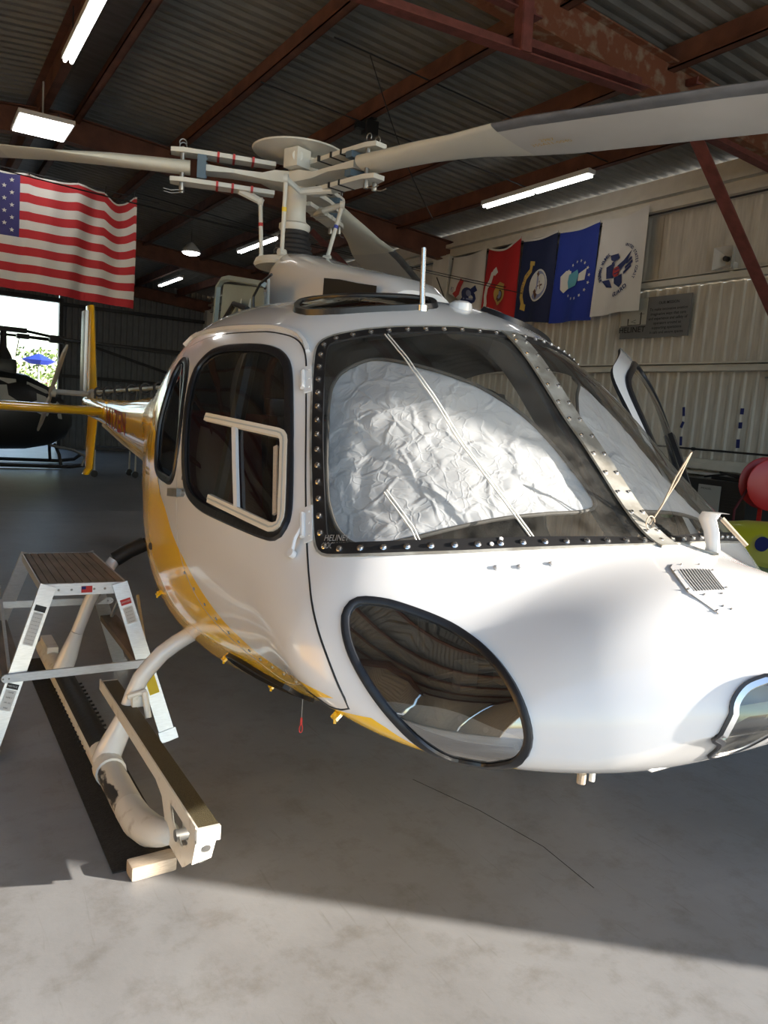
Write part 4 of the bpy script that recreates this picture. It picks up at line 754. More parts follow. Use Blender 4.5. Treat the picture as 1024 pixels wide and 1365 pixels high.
# centre strip
cs=[(s,0.) for s in np.linspace(ws_half[0][0]+.003,ws_half[-1][0]-.01,22)]
stp=ribbon('centre_strip',cs,[(-.036,0),(-.036,.007),(.036,.007),(.036,0)],'strip',wsn,closed=False,label='worn grey metal strip down the middle')
P,N,B,_,_=rail3d(cs,False,.075)
for p,n,b in list(zip(P,N,B))[1:-1]:
    for k in (-1,1): put_bolt(p+b*.023*k+n*.007,n,stp,.8)
# inner centre post and pillars seen through the glass
ribbon('centre_post',cs,[(-.055,-.09),(-.055,-.02),(.055,-.02),(.055,-.09)],'liner',wsn,closed=False)
# white cords over the screen
for key in ('cable','cable2'):
    for o_ in (0,.012): 
        p=[(s,a+o_*.9) for s,a in OL[key]]; seam(lin(p,.03),wsn,'cord',False,.0022,'cord')
seam(lin(lin([(s,-a+.05) for s,a in OL['cable2']],.03),.03),wsn,'cord',False,.002,'cord')
# registration lettering, low in the corner
def sfn(s,a,off=.002): return tuple(surf(s,a)+nrm(s,a)*off)
base,Nn=surfpt(*OL['reg'][0],.006); r2_,_=surfpt(*OL['reg'][1],.003); b2_,_=surfpt(*OL['reg'][2],.003); rt=(r2_-base); ww=rt.length; rt.normalize(); up=Nn.cross(rt).normalized(); m=MB()
for k,tx in enumerate(('HELINET','KOCM40TS')):
    vs,fs=text_geo(tx,1); wv=max(v[0] for v in vs)*2; m.add([base+rt*(ww*.5+x/wv*ww)+up*(y*.028-.0-.024*k) for x,y in vs],fs)
m.build('lettering',mat('grey_lettering',(.30,.29,.27),.6),wsn,False,False)
# ---- sunshades: separate folding cloths inside the glass ----
def crump(P,N):
    out=P.copy()
    for i,(p,n) in enumerate(zip(P,N)):
        v=Vector(p); h=0
        d,pts=noise.voronoi(v*7.0+Vector((3,1,2))); h+=min(.35,(d[1]-d[0]))*.012
        d,pts=noise.voronoi(Vector((v.x*14+v.z*5,v.y*9,v.z*16))); h+=min(.3,(d[1]-d[0]))*.006
        h+=noise.noise(v*4)*.006
        out[i]=p+n*(h-.008)
    return out
for sg,lb in ((1,'crumpled silver folding sunshade behind the near half of the windscreen'),(-1,'crumpled silver folding sunshade behind the far half of the windscreen')):
    q=PG['shade'] if sg==1 else mir(PG['shade'])*np.array([1,.93])
    sh=fill('sunshade',q,['shade'],None,off=-.05,ds=.006,da=.012,disp=crump); tag(sh,lb,'sunshade','sunshades inside the windscreen'); 
    m=MB(); P,N,B,_,_=rail3d(q,True,.02); m.tube([tuple(p-n*.05) for p,n in zip(P,N)],.006,8,closed=True); m.build('edge_piping','piping',sh)
# ---- cabin interior ----
cab=empty('cabin',(X0,2.6,.6)); cab.parent=heli; cab.matrix_parent_inverse=wmat(heli).inverted()
m=MB(); 
def halfw(y,z):
    s=math.sqrt(y-FT[0,0]); a=np.linspace(.02,PI-.02,300); P=surf(np.full(300,s),a); return float(np.interp(-z,-P[:,2],P[:,0]-X0))
FY=[1.45,1.6,1.8,2.0,2.3,2.7,3.1,3.5]; fl_=[(X0-halfw(y,.86)+.06,y,.86) for y in FY]+[(X0+halfw(y,.86)-.06,y,.86) for y in FY[::-1]]; m.add(fl_,[tuple(range(len(fl_)))]); m.build('cabin_floor','liner',cab,smooth=False)
m=MB(); bz=[(z,halfw(3.55,z)-.05) for z in (.65,.9,1.2,1.5,1.75,1.95,2.05)]; bp=[(X0-w_,3.55,z) for z,w_ in bz]+[(X0+w_,3.55,z) for z,w_ in bz[::-1]]; m.add(bp,[tuple(range(len(bp)))]); m.build('rear_bulkhead','liner',cab,smooth=False)
m=MB(); m.box(X0-.32,X0+.12,1.62,1.78,1.0,1.30,bev=.02); m.box(X0-.12,X0+.10,1.7,2.3,.66,1.0,bev=.02); m.build('instrument_console','black',cab)
m=MB(); m.box(X0-.5,X0+.5,1.50,1.58,1.12,1.22,bev=.02); m.build('nose_shelf','lgrey',cab)
def seat(x,y,mt):
    e=empty('seat',(x,y,.7)); e.parent=cab; e.matrix_parent_inverse=wmat(cab).inverted()
    m=MB(); m.box(x-.22,x+.22,y-.24,y+.22,.92,1.04,bev=.03); m.build('cushion',mt,e)
    m=MB(); m.box(-.22,.22,-.05,.05,0,.62,bev=.04,mtx=Matrix.Translation((x,y+.22,1.0))@Matrix.Rotation(-.2,4,'X')); m.box(-.12,.12,-.03,.03,.64,.80,bev=.02,mtx=Matrix.Translation((x,y+.22,1.0))@Matrix.Rotation(-.2,4,'X')); m.build('backrest',mt,e)
seat(X0-.42,2.45,'cloth'); seat(X0+.42,2.45,'cloth'); seat(X0-.5,3.25,'burg'); seat(X0+.0,3.25,'burg'); seat(X0+.5,3.25,'burg')
m=MB(); m.tube([(X0-.76,2.75,.90),(X0-.80,2.78,1.3),(X0-.70,2.8,1.85)],.03,8); m.tube([(X0-.30,2.1,.7),(X0-.30,2.15,1.15)],.012,8); m.tube([(X0+.30,2.1,.7),(X0+.30,2.15,1.15)],.012,8); m.build('door_post','black',cab)
for x in (X0-.45,X0-.3,X0+.3,X0+.45): m=MB(); m.box(x-.03,x+.03,1.66,1.70,.90,.98,bev=.005); m.tube([(x,1.70,.94),(x,1.85,.87)],.008,6); m.build('pedal','steel',cab)
m=MB(); m.box(X0-.66,X0-.54,2.62,2.70,1.42,1.62,bev=.01); m.box(X0-.70,X0-.50,2.60,2.66,1.62,1.68,bev=.01); m.build('headset_hook','blackm',cab)
# ---- far side door standing open, hinged at its front edge ----
f_,m_=sel(doorL&(~hole)); dl=patch('far_front_door',vv,f_,['white','yellow'],m_,heli,label='white cabin door standing open on the far side')
wl_=mir(PG['door_window']); ch=[ribbon('window_seal',wl_,SEAL,'rubber',dl),fill('window_pane',wl_,[M['clear'].name if 0 else 'clear'],dl,off=-.004)]
ch.append(ribbon('window_bar',mir(OL['mull']),[(-.02,0),(-.02,.02),(.02,.02),(.02,0)],'rubber',dl,closed=False))
HB=Vector((2.597,1.997,1.1)); ax_=Vector((-.129,.323,1)).normalized()
RM=Matrix.Translation(HB)@Matrix.Rotation(-math.radians(46.6),4,ax_)@Matrix.Translation(-HB)
dl.matrix_basis=heli.matrix_basis.inverted()@RM@heli.matrix_basis
dl.matrix_basis=RM
# ---- nose: vent, wiper, probes, fasteners ----
vent=fill('nose_vent_plate',np.array(OL['vplate'],float),['white'],heli,off=.0035,thick=.0035,inner='white',ds=.012,da=.03)
seam(np.array(OL['vplate'],float),vent,'plate_edge',True,.0012,'grey')
vs4=[np.array(q,float) for q in OL['vslot']]
for k in range(11):
    t0,t1=(k+.12)/11,(k+.62)/11; m=MB(); gg=lambda t,v:surfpt(*((vs4[0]*(1-t)+vs4[1]*t)*(1-v)+(vs4[3]*(1-t)+vs4[2]*t)*v),.0048)[0]; m.add([gg(t_,v/5) for v in range(6) for t_ in (t0,t1)],[(2*j,2*j+1,2*j+3,2*j+2) for j in range(5)]); m.build('vent_slot','ink',vent,smooth=False)
for q in OL['vscrew']: P,N=surfpt(*q,.004); put_bolt(P,N,vent,.35)
# wiper housing and arm
b0=surfpt(*OL['wipershadow'][0],0.)[0]; m=MB()
sec=[((0,0,0),.030,.018),((0,-.0,.03),.028,.018),((.0,.01,.07),.026,.02),((.002,.03,.105),.03,.024),((.004,.02,.125),.03,.024),((.006,-.012,.128),.024,.02)]
W0=b0+Vector((0,0,-.01)); V_=[];F_=[]
for (ofs,wx,wy) in sec:
    for k in range(10): a=2*PI*k/10; V_.append(W0+Vector(ofs)+Vector((wx*.6*math.cos(a),wy*1.2*math.sin(a),0)))
for i in range(len(sec)-1):
    for k in range(10): F_.append((i*10+k,i*10+(k+1)%10,(i+1)*10+(k+1)%10,(i+1)*10+k))
F_.append(tuple(50+k for k in range(10))); m.add(V_,F_); wp=m.build('wiper_housing','white',heli)
m=MB(); m.tube([W0+Vector((.012,-.01,.112)),W0+Vector((.045,-.075,.045))],[.007,.006],8); m.build('probe','rope',wp)
m=MB(); m.bar(W0+Vector((-.05,.04,.02)),W0+Vector((-.01,-.03,.014)),.010,.008); m.build('wiper_arm','strip',wp)
# twine standing on the strip
tb=Vector(surf(cs[-4][0],.02)+nrm(cs[-4][0],.02)*.008)
m=MB(); p_=[tb+Vector((.0,0,0)),tb+Vector((.02,-.02,.06)),tb+Vector((.05,-.03,.14)),tb+Vector((.075,-.05,.21)),tb+Vector((.08,-.05,.215)),tb+Vector((.06,-.03,.13)),tb+Vector((.025,-.01,.05)),tb]
m.tube(p_,.0028,6); m.tube([tb+Vector((.018*math.cos(a)-.01,-.01,.018*math.sin(a)+.008)) for a in np.linspace(0,6,16)],.0018,6); m.build('twine','rope',wsn)
wb=bm_.mesh('fastener',['white'])
for s,a in OL['hoodfast']:
    P,N=surfpt(s,a,.0); inst(wb,'fastener',heli,P,N.to_track_quat('Z','Y').to_matrix().to_4x4()@Matrix.Scale(1.0,4))
for s,a in OL['hoodfast'][1:2]:
    for d in (-.02,.02): P,N=surfpt(s+.045,a+d,.0); inst(wb,'fastener',heli,P,N.to_track_quat('Z','Y').to_matrix().to_4x4()@Matrix.Scale(.9,4))
# drain probes under the nose
P=pix3(776,1030,1.50); m=MB(); m.tube([Vector(P)+Vector((0,0,.05)),Vector(P)-Vector((0,0,.028))],.012,10); m.build('drain_stub','sticky' if 0 else 'wood',heli)
P=pix3(790,1030,1.53); m=MB(); m.tube([Vector(P)+Vector((0,0,.05)),Vector(P)-Vector((0,0,.022))],.008,10); m.build('drain_stub','skidw',heli)
m=MB(); P=Vector(pix3(880,1022,1.52)); m.tube([P+Vector((-.06,0,.01)),P+Vector((-.03,0,-.006)),P+Vector((.03,0,-.006)),P+Vector((.06,0,.012))],.003,6); m.build('static_wire','chrome',heli)
# belly locker, latch flags and tether under the door
bs=[OL['belly_slot'][i] for i in (0,1,2,3,4)]
bl=np.array([(s,a) for s,a in bs]+[(s+.004,a-.16*(1 if 0<i<4 else .35)) for i,(s,a) in list(enumerate(bs))[::-1]])
fill('belly_locker_shade',smooth_closed(bl,.03),['ink'],heli,off=.004);  # black sheet over the skin, coloured as the shade inside the locker
m=ribbon('locker_rim',smooth_closed(bl,.03),[(-.004,0),(-.004,.014),(.006,.014),(.006,0)],'black',heli)
P=[Vector(surf(s,a-.02)+nrm(s,a)*.02) for s,a in bs]; 
for (px,py,sz) in ((303,876,.05),(366,912,.03),(452,952,.06),(214,790,.035)):
    P_=Vector(pixs(px,py)); m=MB(); m.bar(P_+Vector((.01,0,.012)),P_+Vector((-.018,-.005,-.010)),.022,.010); m.tube([P_+Vector((-.012,0,.006)),P_+Vector((-.018,-.012,-.02))],.004,6); m.build('latch','yellow',heli)
P_=Vector(pixs(404,926)); m=MB(); m.tube([P_+Vector((0,0,.03)),P_-Vector((0,0,.06)),P_-Vector((.0,0,.10))],.0018,5); m.build('tether','steel',heli); m=MB(); m.tube([P_-Vector((0,0,.08)),P_-Vector((0,0,.105))],.004,6); m.tube([P_-Vector((.0,0,.105))+Vector((.006*math.cos(a),0,.014*math.sin(a)-.014)) for a in np.linspace(0,6.2,12)],.002,5); m.build('tether_pin','red',heli)
for (px,py) in ((208,728),(212,790)): P_=Vector(pixs(px-6,py)); m=MB(); m.lathe([(.016,-.01),(.016,.006),(.0,.006)],8,P_,axis=(-1,-.3,0)); m.build('fastener','black',heli)
# ---- roof: cowling hoop, antenna, dome ----
m=MB()
cw=[(2.86,2.10,.10,.05),(2.95,2.14,.15,.08),(3.10,2.18,.20,.10)]
# air intake hull, closed; its side opening is only painted dark
def hoop(y0,y1):
    V_=[];F_=[]; k=18; st_=[]
    prof=[(2.70,2.06,.12),(2.73,2.16,.15),(2.82,2.215,.17),(3.0,2.26,.185),(3.2,2.305,.195),(3.4,2.345,.20),(3.6,2.395,.205),(3.72,2.43,.205),(3.86,2.455,.205),(3.93,2.44,.20),(3.95,2.05,.19)]
    for (y,zt,w_) in prof:
        for j in range(k+1):
            a=PI*j/k; c=math.cos(a); s_=math.sin(a)
            V_.append((X0-w_*(abs(c)**.55)*(1 if c>0 else -1)*-1 if 0 else X0+w_*(1 if c>0 else -1)*abs(c)**.6, y, 2.02+(zt-2.02)*abs(s_)**.42))
    n_=len(prof)
    for i in range(n_-1):
        for j in range(k): F_.append((i*(k+1)+j,i*(k+1)+j+1,(i+1)*(k+1)+j+1,(i+1)*(k+1)+j))
    F_.append(tuple(range(k+1))); return V_,F_
V_,F_=hoop(0,0)
m.add(V_,F_); cowl=m.build('engine_cowling','white',heli)
# side opening of the intake: flat black sheet painted as its inner shade
m=MB(); sp=[]
for (y,zt,w_) in ((2.80,2.225,.176),(2.95,2.25,.183),(3.10,2.28,.190),(3.24,2.30,.197)): sp.append((y,zt,w_))
V_=[(X0-w_-.008,y,2.06) for y,zt,w_ in sp]+[(X0-w_-.006,y,zt-.06) for y,zt,w_ in sp]
m.add(V_,[(i,i+1,i+5,i+4) for i in range(3)]); m.build('intake_shade_sheet','ink',cowl,smooth=False)
m=MB(); m.tube([pixr(563,409),pixr(563,409)+Vector((0,.01,.075)),pixr(563,409)+Vector((0,.02,.215))],[.011,.010,.009],10); m.lathe([(.022,-.01),(.022,.012),(.0,.014)],12,pixr(563,409)); m.build('mast_antenna','chrome',heli)
m=MB(); p=pixr(614,407); m.lathe([(.042,-.02),(.045,.0),(.042,.014),(.03,.022),(.0,.024)],20,p); m.build('gps_dome','white',heli)
# open grey cowl panel and plumbing behind the mast
cp=empty('open_cowl_panel',(1.5,4.2,2.1)); cp.parent=heli; cp.matrix_parent_inverse=wmat(heli).inverted()
def Q(px,py,x=1.42): return Vector(pix3(px,py,x))
m=MB(); m.tube([Q(286,440),Q(291,382),Q(297,373),Q(306,371),Q(352,379)],.016,4); m.build('panel_frame','panelg',cp)
m=MB(); a,b,c,d=Q(292,440,1.44),Q(298,378,1.44),Q(352,384,1.44),Q(352,420,1.44); m.add([a,b,c,d],[(0,1,2,3)]); m.build('panel_sheet','panelg',cp,smooth=False)
m=MB(); m.tube([Q(300,425,1.4),Q(312,405,1.4),Q(330,412,1.4)],.014,8); m.tube([Q(337,425,1.4),Q(338,395,1.4),Q(347,378,1.4),Q(362,366,1.4)],.006,8); m.build('hose','black',cp)
for x_ in (322,334): m=MB(); m.tube([Q(x_-4,432,1.42),Q(x_,398,1.42)],[.018,.002],6); m.build('fin_spike','lgrey',cp)
m=MB(); m.tube([Q(351,420,1.5),Q(352,390,1.5)],.014,8); m.tube([Q(357,424,1.5),Q(358,372,1.5)],.008,8); m.build('hydraulic_rod','lgrey',cp)
# ================================================================== ROTOR
HX,HY,HZ=X0,4.05,2.855
rot=empty('rotor_head',(HX,HY,2.4)); rot.parent=heli; rot.matrix_parent_inverse=wmat(heli).inverted()
m=MB(); m.lathe([(.075,2.62),(.06,2.66),(.056,2.70),(.056,2.81),(.075,2.84)],24,(HX,HY,0)); m.build('rotor_mast','hub',rot)
m=MB(); m.lathe([(.075,2.60),(.085,2.615),(.085,2.635),(.07,2.645)],24,(HX,HY,0)); m.build('mast_collar','hub',rot)
m=MB(); pr=[]
for k in range(8): z=2.42+.025*k; r=.125-.006*k; pr+=[(r,z),(r-.012,z+.012)]
m.lathe(pr,24,(HX,HY,0)); m.build('rubber_boot','boot',rot)
m=MB(); m.lathe([(.11,2.395),(.20,2.40),(.21,2.415),(.20,2.44),(.13,2.445),(.11,2.44)],28,(HX,HY,0)); swp=m.build('swashplate','hub',rot)
m=MB(); m.lathe([(.0,2.965),(.08,2.975),(.17,2.995),(.245,3.005),(.25,3.012),(.2,3.022),(.08,3.03),(.0,3.03)],36,(HX,HY,0)); m.build('rotor_cap_disc','hub',rot)
m=MB(); m.box(-.05,.05,-.05,.05,2.89,2.985,bev=.006,mtx=Matrix.Translation((HX-.06,HY-.12,0))@Matrix.Rotation(.35,4,'Z')); m.lathe([(.028,0),(.028,.003),(.0,.003)],16,(HX-.080,HY-.168,2.94),axis=(-.34,-.94,0)); m.lathe([(.075,2.86),(.085,2.98)],20,(HX+.03,HY,0)); m.build('vibration_absorber','hub',rot)
AZ=[48,168,288]; cols=['bluet','yelt','red']
def rad(az): a=math.radians(az); return Vector((math.sin(a),math.cos(a),0)),Vector((math.cos(a),-math.sin(a),0))
H=Vector((HX,HY,HZ))
# star plate, three tapered arms
m=MB(); 
for az in AZ:
    d,t=rad(az); secs=[(.02,.10,.030),(.13,.085,.028),(.19,.05,.016),(.34,.062,.010),(.52,.048,.018)]
    V_=[]
    for r,w_,h in secs: V_+=[H+d*r+t*w_*a+Vector((0,0,h*b)) for a,b in ((-1,-1),(1,-1),(1,1),(-1,1))]
    m.add(V_,[(i*4+j,i*4+(j+1)%4,i*4+4+(j+1)%4,i*4+4+j) for i in range(4) for j in range(4)]+[(0,3,2,1),(16,17,18,19)])
m.build('star_plate','hub',rot)
droop=[(.55,.0),(.9,-.01),(1.3,-.035),(2.0,-.095),(3.0,-.20),(4.0,-.34),(5.34,-.56)]
def zd(r): return float(np.interp(r,[x[0] for x in droop],[x[1] for x in droop]))
for az,cm in zip(AZ,cols):
    d,t=rad(az)
    for sg in (-1,1):
        z0=.062*sg; m=MB()
        V_=[H+d*r+t*a*w_+Vector((0,0,z0+sg*h)) for r,w_ in ((.12,.035),(.40,.05),(.60,.052),(.66,.035)) for a,h in ((-1,0),(1,0),(1,.022),(-1,.022))]
        m.add(V_,[(i*4+j,i*4+(j+1)%4,i*4+4+(j+1)%4,i*4+4+j) for i in range(3) for j in range(4)]+[(0,3,2,1),(12,13,14,15)]); slv=m.build('blade_sleeve','hub',rot)
        for r in (.24,.34,.42): 
            m=MB(); w_=.052; c=H+d*r+Vector((0,0,z0+sg*.011)); m.add([c+d*a*.006+t*b*(w_-.0+.001)+Vector((0,0,e*.0135)) for a in (-1,1) for b in (-1,1) for e in (-1,1)],[(0,1,3,2),(4,6,7,5),(0,4,5,1),(2,3,7,6),(0,2,6,4),(1,5,7,3)]); m.build('tape_band','red' if az==288 else ('ink' if az==168 else 'lgrey'),slv,smooth=False)
    m=MB(); c=H+d*.50; 
    for a0,a1,b0,b1 in ((-.055,.055,.028,.058),(-.055,.055,-.058,-.028),(-.055,-.03,-.03,.03)):
        m.add([c+d*x+t*y+Vector((0,0,z)) for x in (-.02,.025) for y in (a0*1.0-.012,a1+.012) for z in (b0,b1)],[(0,1,3,2),(4,6,7,5),(0,4,5,1),(2,3,7,6),(0,2,6,4),(1,5,7,3)])
    for y,z in ((-.045,.045),(.045,.045),(-.045,-.045),(.045,-.045)): m.lathe([(.008,0),(.008,.006),(.0,.006)],8,c+t*y+Vector((0,0,z))-d*.02,axis=-d)
    m.build('damper_block','bluegrey',rot)
    # blade pins with ring handles
    for rr,tt in ((.60,-.028),(.60,.028)):
        m=MB(); c=H+d*rr+t*tt; m.lathe([(.012,-.125),(.014,-.115),(.012,-.09),(.012,.09),(.0,.095)],10,c); m.tube([c+Vector((0,0,.10))+d*.018*math.cos(a)+Vector((0,0,.018*math.sin(a)+.012)) for a in np.linspace(-.6,3.74,10)],.003,6); m.tube([c+Vector((0,0,-.12)),c+Vector((0,0,-.13))+d*.05,c+Vector((0,0,-.125))+d*.09],.003,6); m.build('blade_pin','steel',rot)
    # pitch horn and link
    pr_,lo={288:(Vector((1.62,4.11,2.735)),Vector((1.63,4.08,2.44))),168:(Vector((1.64,3.83,2.80)),Vector((1.665,3.89,2.45))),48:(Vector((2.04,3.97,2.775)),Vector((1.973,3.98,2.48)))}[az]
    hd,ht=rad(az); m=MB(); m.tube([H+hd*.30-Vector((0,0,.075)),(H+hd*.16-Vector((0,0,.09))).lerp(pr_,.5)-Vector((0,0,.02)),pr_],[.024,.018,.014],8); m.lathe([(.022,-.012),(.022,.012)],12,pr_,axis=(1,-.6,0)); m.build('pitch_horn','hub',rot)
    m=MB(); m.tube([pr_,lo],.011,10); m.build('pitch_link','hub',rot,label={'red':'pitch link with red tape','yelt':'pitch link with yellow tape','bluet':'pitch link with blue tape'}[cm])
    p1=pr_.lerp(lo,.38); p2=pr_.lerp(lo,.44); m=MB(); m.tube([p1,p2],.0125,10); m.build('tape_band',cm,rot)
    m=MB(); m.lathe([(.018,-.02),(.018,.02)],10,lo,axis=ht); m.bar(lo-Vector((0,0,.01)),Vector((HX,HY,2.43)).lerp(lo,.4),.03,.03); m.build('link_fork','hub',rot)
    # blade: aerofoil loft
    m=MB(); up_=[];NA=12
    secs=[(.56,.075,.036,0),(.75,.075,.034,0),(.95,.085,.030,.0),(1.2,.115,.022,.012),(1.45,.160,.018,.02),(1.62,.178,.018,.024),(2.4,.178,.017,.024),(3.4,.178,.017,.024),(4.5,.178,.017,.024),(5.25,.178,.017,.024),(5.34,.170,.010,.02)]
    pit=math.radians(6)
    for r,hw,th,sh_ in secs:
        # leading edge on +t side for clockwise rotation
        ring=[]
        for k in range(NA*2):
            a=2*PI*k/(NA*2); x=math.cos(a); y=math.sin(a)
            le=(x+1)/2; prof=th*(abs(math.sin(a)))**.8*(.30+.70*math.sqrt(max(0,le)) if hw>.1 else 1.)*(1 if y>=0 else -1)
            xx=hw*x-sh_*2.5*(1 if hw>.1 else 0)*.5
            q=t*xx*math.cos(pit)+Vector((0,0,prof))+Vector((0,0,1))*xx*math.sin(pit)
            ring.append(H+d*r+Vector((0,0,zd(r)))+q)
        up_.append(ring)
    V_=[p for r_ in up_ for p in r_]; n2=NA*2; F_=[];MI=[]
    for i in range(len(secs)-1):
        for k in range(n2):
            F_.append((i*n2+k,i*n2+(k+1)%n2,(i+1)*n2+(k+1)%n2,(i+1)*n2+k)); r_=secs[i][0]
            MI.append((2 if (k<3 or k>=n2-3) and r_>=1.4 else (1 if r_<1.4 else 0)))
    F_+= [tuple(range(n2-1,-1,-1)),tuple((len(secs)-1)*n2+k for k in range(n2))]; MI+=[1,0]
    m.add(V_,F_); m.m=MI
    bl_=m.build('rotor_blade',['blade','bladeup','erosion'],rot)
    if az==168:
        mm=MB(); e3=Vector((0,0,1))
        for row,tx in enumerate(('355A11-0040','2987')):
            vs,fs=text_geo(tx,1); mm.add([H+d*(1.62+x*.035)+Vector((0,0,zd(1.62+x*.03)-.0215))+ (t*(-.045+y*.030+.032*row))*math.cos(pit)+e3*((-.045+y*.030+.032*row)*math.sin(pit)) for x,y in vs],fs)
        mm.build('lettering','gold',bl_,False,False)
    if az==288:
        mm=MB(); mm.bar(H+d*1.62+t*.05+Vector((0,0,zd(1.62)+.02)),H+d*1.76+t*.05+Vector((0,0,zd(1.76)+.02)),.19,.004); mm.build('paint_mark','yelt',bl_)
# ================================================================== TAIL
tl=empty('tail_boom',(X0,6.1,1.4)); tl.parent=heli; tl.matrix_parent_inverse=wmat(heli).inverted()
m=MB(); secs=[(4.6,.42,.62,1.35),(5.6,.33,.40,1.37),(6.2,.25,.30,1.385),(7.2,.185,.21,1.41),(8.3,.125,.135,1.465),(9.3,.10,.11,1.50),(9.6,.07,.08,1.53)]
V_=[];k=20
for y,w_,h,zc in secs:
    for j in range(k): a=2*PI*j/k; c,s_=math.cos(a),math.sin(a); V_.append((X0+w_*(abs(c)**.75)*(1 if c>0 else -1),y,zc+h*(abs(s_)**.75)*(1 if s_>0 else -1)))
F_=[(i*k+j,i*k+(j+1)%k,(i+1)*k+(j+1)%k,(i+1)*k+j) for i in range(len(secs)-1) for j in range(k)]+[tuple(range(k)),tuple((len(secs)-1)*k+j for j in range(k))]
m.add(V_,F_); m.build('boom_skin','yellow',tl)
m=MB()
vs,fs=text_geo('N17EN',1,.02)
def bside(y,z): 
    w_=float(np.interp(y,[q[0] for q in secs],[q[1] for q in secs])); return Vector((X0-w_*1.0-.006,y,z))
m.add([bside(7.35-x*.36,float(np.interp(7.35-x*.36,[q[0] for q in secs],[q[3] for q in secs]))+y*.26-.0) for x,y in vs],fs); m.build('registration_lettering','boomt',tl,False,False)
m=MB(); m.tube([(X0-.20,5.9,1.13),(X0-.15,7.2,1.24),(X0-.11,8.2,1.345)],.016,6); m.build('belly_strake','lgrey',tl)
# drive shaft on bearings along the top of the boom
m=MB(); m.tube([(X0,5.2,1.78),(X0,9.3,1.665)],.017,10); ds_=m.build('drive_shaft','alu',tl)
for y in (5.7,6.15,6.6,7.05,7.55,8.05,8.55,9.0):
    z=1.78-.115*(y-5.2)/4.1; m=MB(); m.tube([(X0+.045*math.cos(a),y,z+.045*math.sin(a)) for a in np.linspace(0,2*PI,17)[:-1]],.012,6,closed=True); m.box(X0-.05,X0-.035,y-.015,y+.015,z-.20,z-.03); m.box(X0+.035,X0+.05,y-.015,y+.015,z-.20,z-.03); m.build('shaft_bearing','darkst',tl)
# stabiliser, fins
m=MB()
V_=[]
for x in (X0-1.28,X0+1.28):
    for k_ in range(16): a=2*PI*k_/16; V_.append((x,8.38+.21*math.cos(a),1.475+.048*math.sin(a)))
m.add(V_,[(j,(j+1)%16,16+(j+1)%16,16+j) for j in range(16)]+[tuple(range(16)),tuple(range(31,15,-1))]); m.build('horizontal_stabiliser','yellow',tl)
m=MB(); m.tube([(X0-.14,8.1,1.475),(X0-.05,8.1,1.475)],.05,12); m.lathe([(.02,0),(.02,.02),(0,.02)],10,(X0-.10,8.12,1.56)); m.build('stabiliser_clamp','yellow',tl)
def fin(pts,name,th,mt):
    m=MB(); V_=[]
    for (y0,y1,z,x_) in pts:
        for k_ in range(12): a=2*PI*k_/12; V_.append((x_+th*math.sin(a),(y0+y1)/2-(y1-y0)/2*math.cos(a),z))
    n_=len(pts); m.add(V_,[(i*12+j,i*12+(j+1)%12,(i+1)*12+(j+1)%12,(i+1)*12+j) for i in range(n_-1) for j in range(12)]+[tuple(range(12)),tuple((n_-1)*12+j for j in range(12))]); return m.build(name,mt,tl)
uf=fin([(9.10,9.75,1.55,X0),(9.28,9.78,2.1,X0),(9.44,9.80,2.64,X0)],'upper_fin',.036,'yellow')
fin([(9.05,9.6,1.45,X0),(9.2,9.62,1.0,X0),(9.28,9.58,.80,X0),(9.28,9.5,.73,X0-.05)],'lower_fin',.034,'yellow')
m=MB(); m.box(X0-.075,X0-.037,9.5,9.72,1.62,2.58,bev=.006); e_=m.build('fin_reflection_strip','alu',uf)  # added pale strip stands for the reflection on the fin's side
# tail rotor with gearbox
m=MB(); m.lathe([(.06,-.12),(.08,0),(.06,.12)],14,(X0,9.25,1.63),axis=(0,1,0)); m.tube([(X0-.05,9.25,1.64),(X0-.42,9.25,1.64)],.03,10); m.build('tail_gearbox','grey',tl)
tr=MB(); tr.lathe([(.06,-.03),(.06,.03)],14,(X0-.44,9.25,1.64),axis=(1,0,0)); trh=tr.build('tail_rotor_hub','lgrey',tl)
for sg in (1,-1):
    u=Vector((0,-.88,.47))*sg; v=Vector((.45,.42,.79)).normalized(); c=Vector((X0-.45,9.25,1.64)); m=MB()
    V_=[c+u*r+v*w_*a+Vector((0.01*b,0,0)) for r,w_ in ((.05,.02),(.12,.09),(.80,.09),(.93,.05)) for a in (-1,1) for b in (-1,1)]
    m.add(V_,[(i*4+a,i*4+b,i*4+4+b,i*4+4+a) for i in range(3) for a,b in ((0,1),(1,3),(3,2),(2,0))]+[(0,2,3,1),(12,13,15,14)]); m.build('tail_rotor_blade','blade',trh)
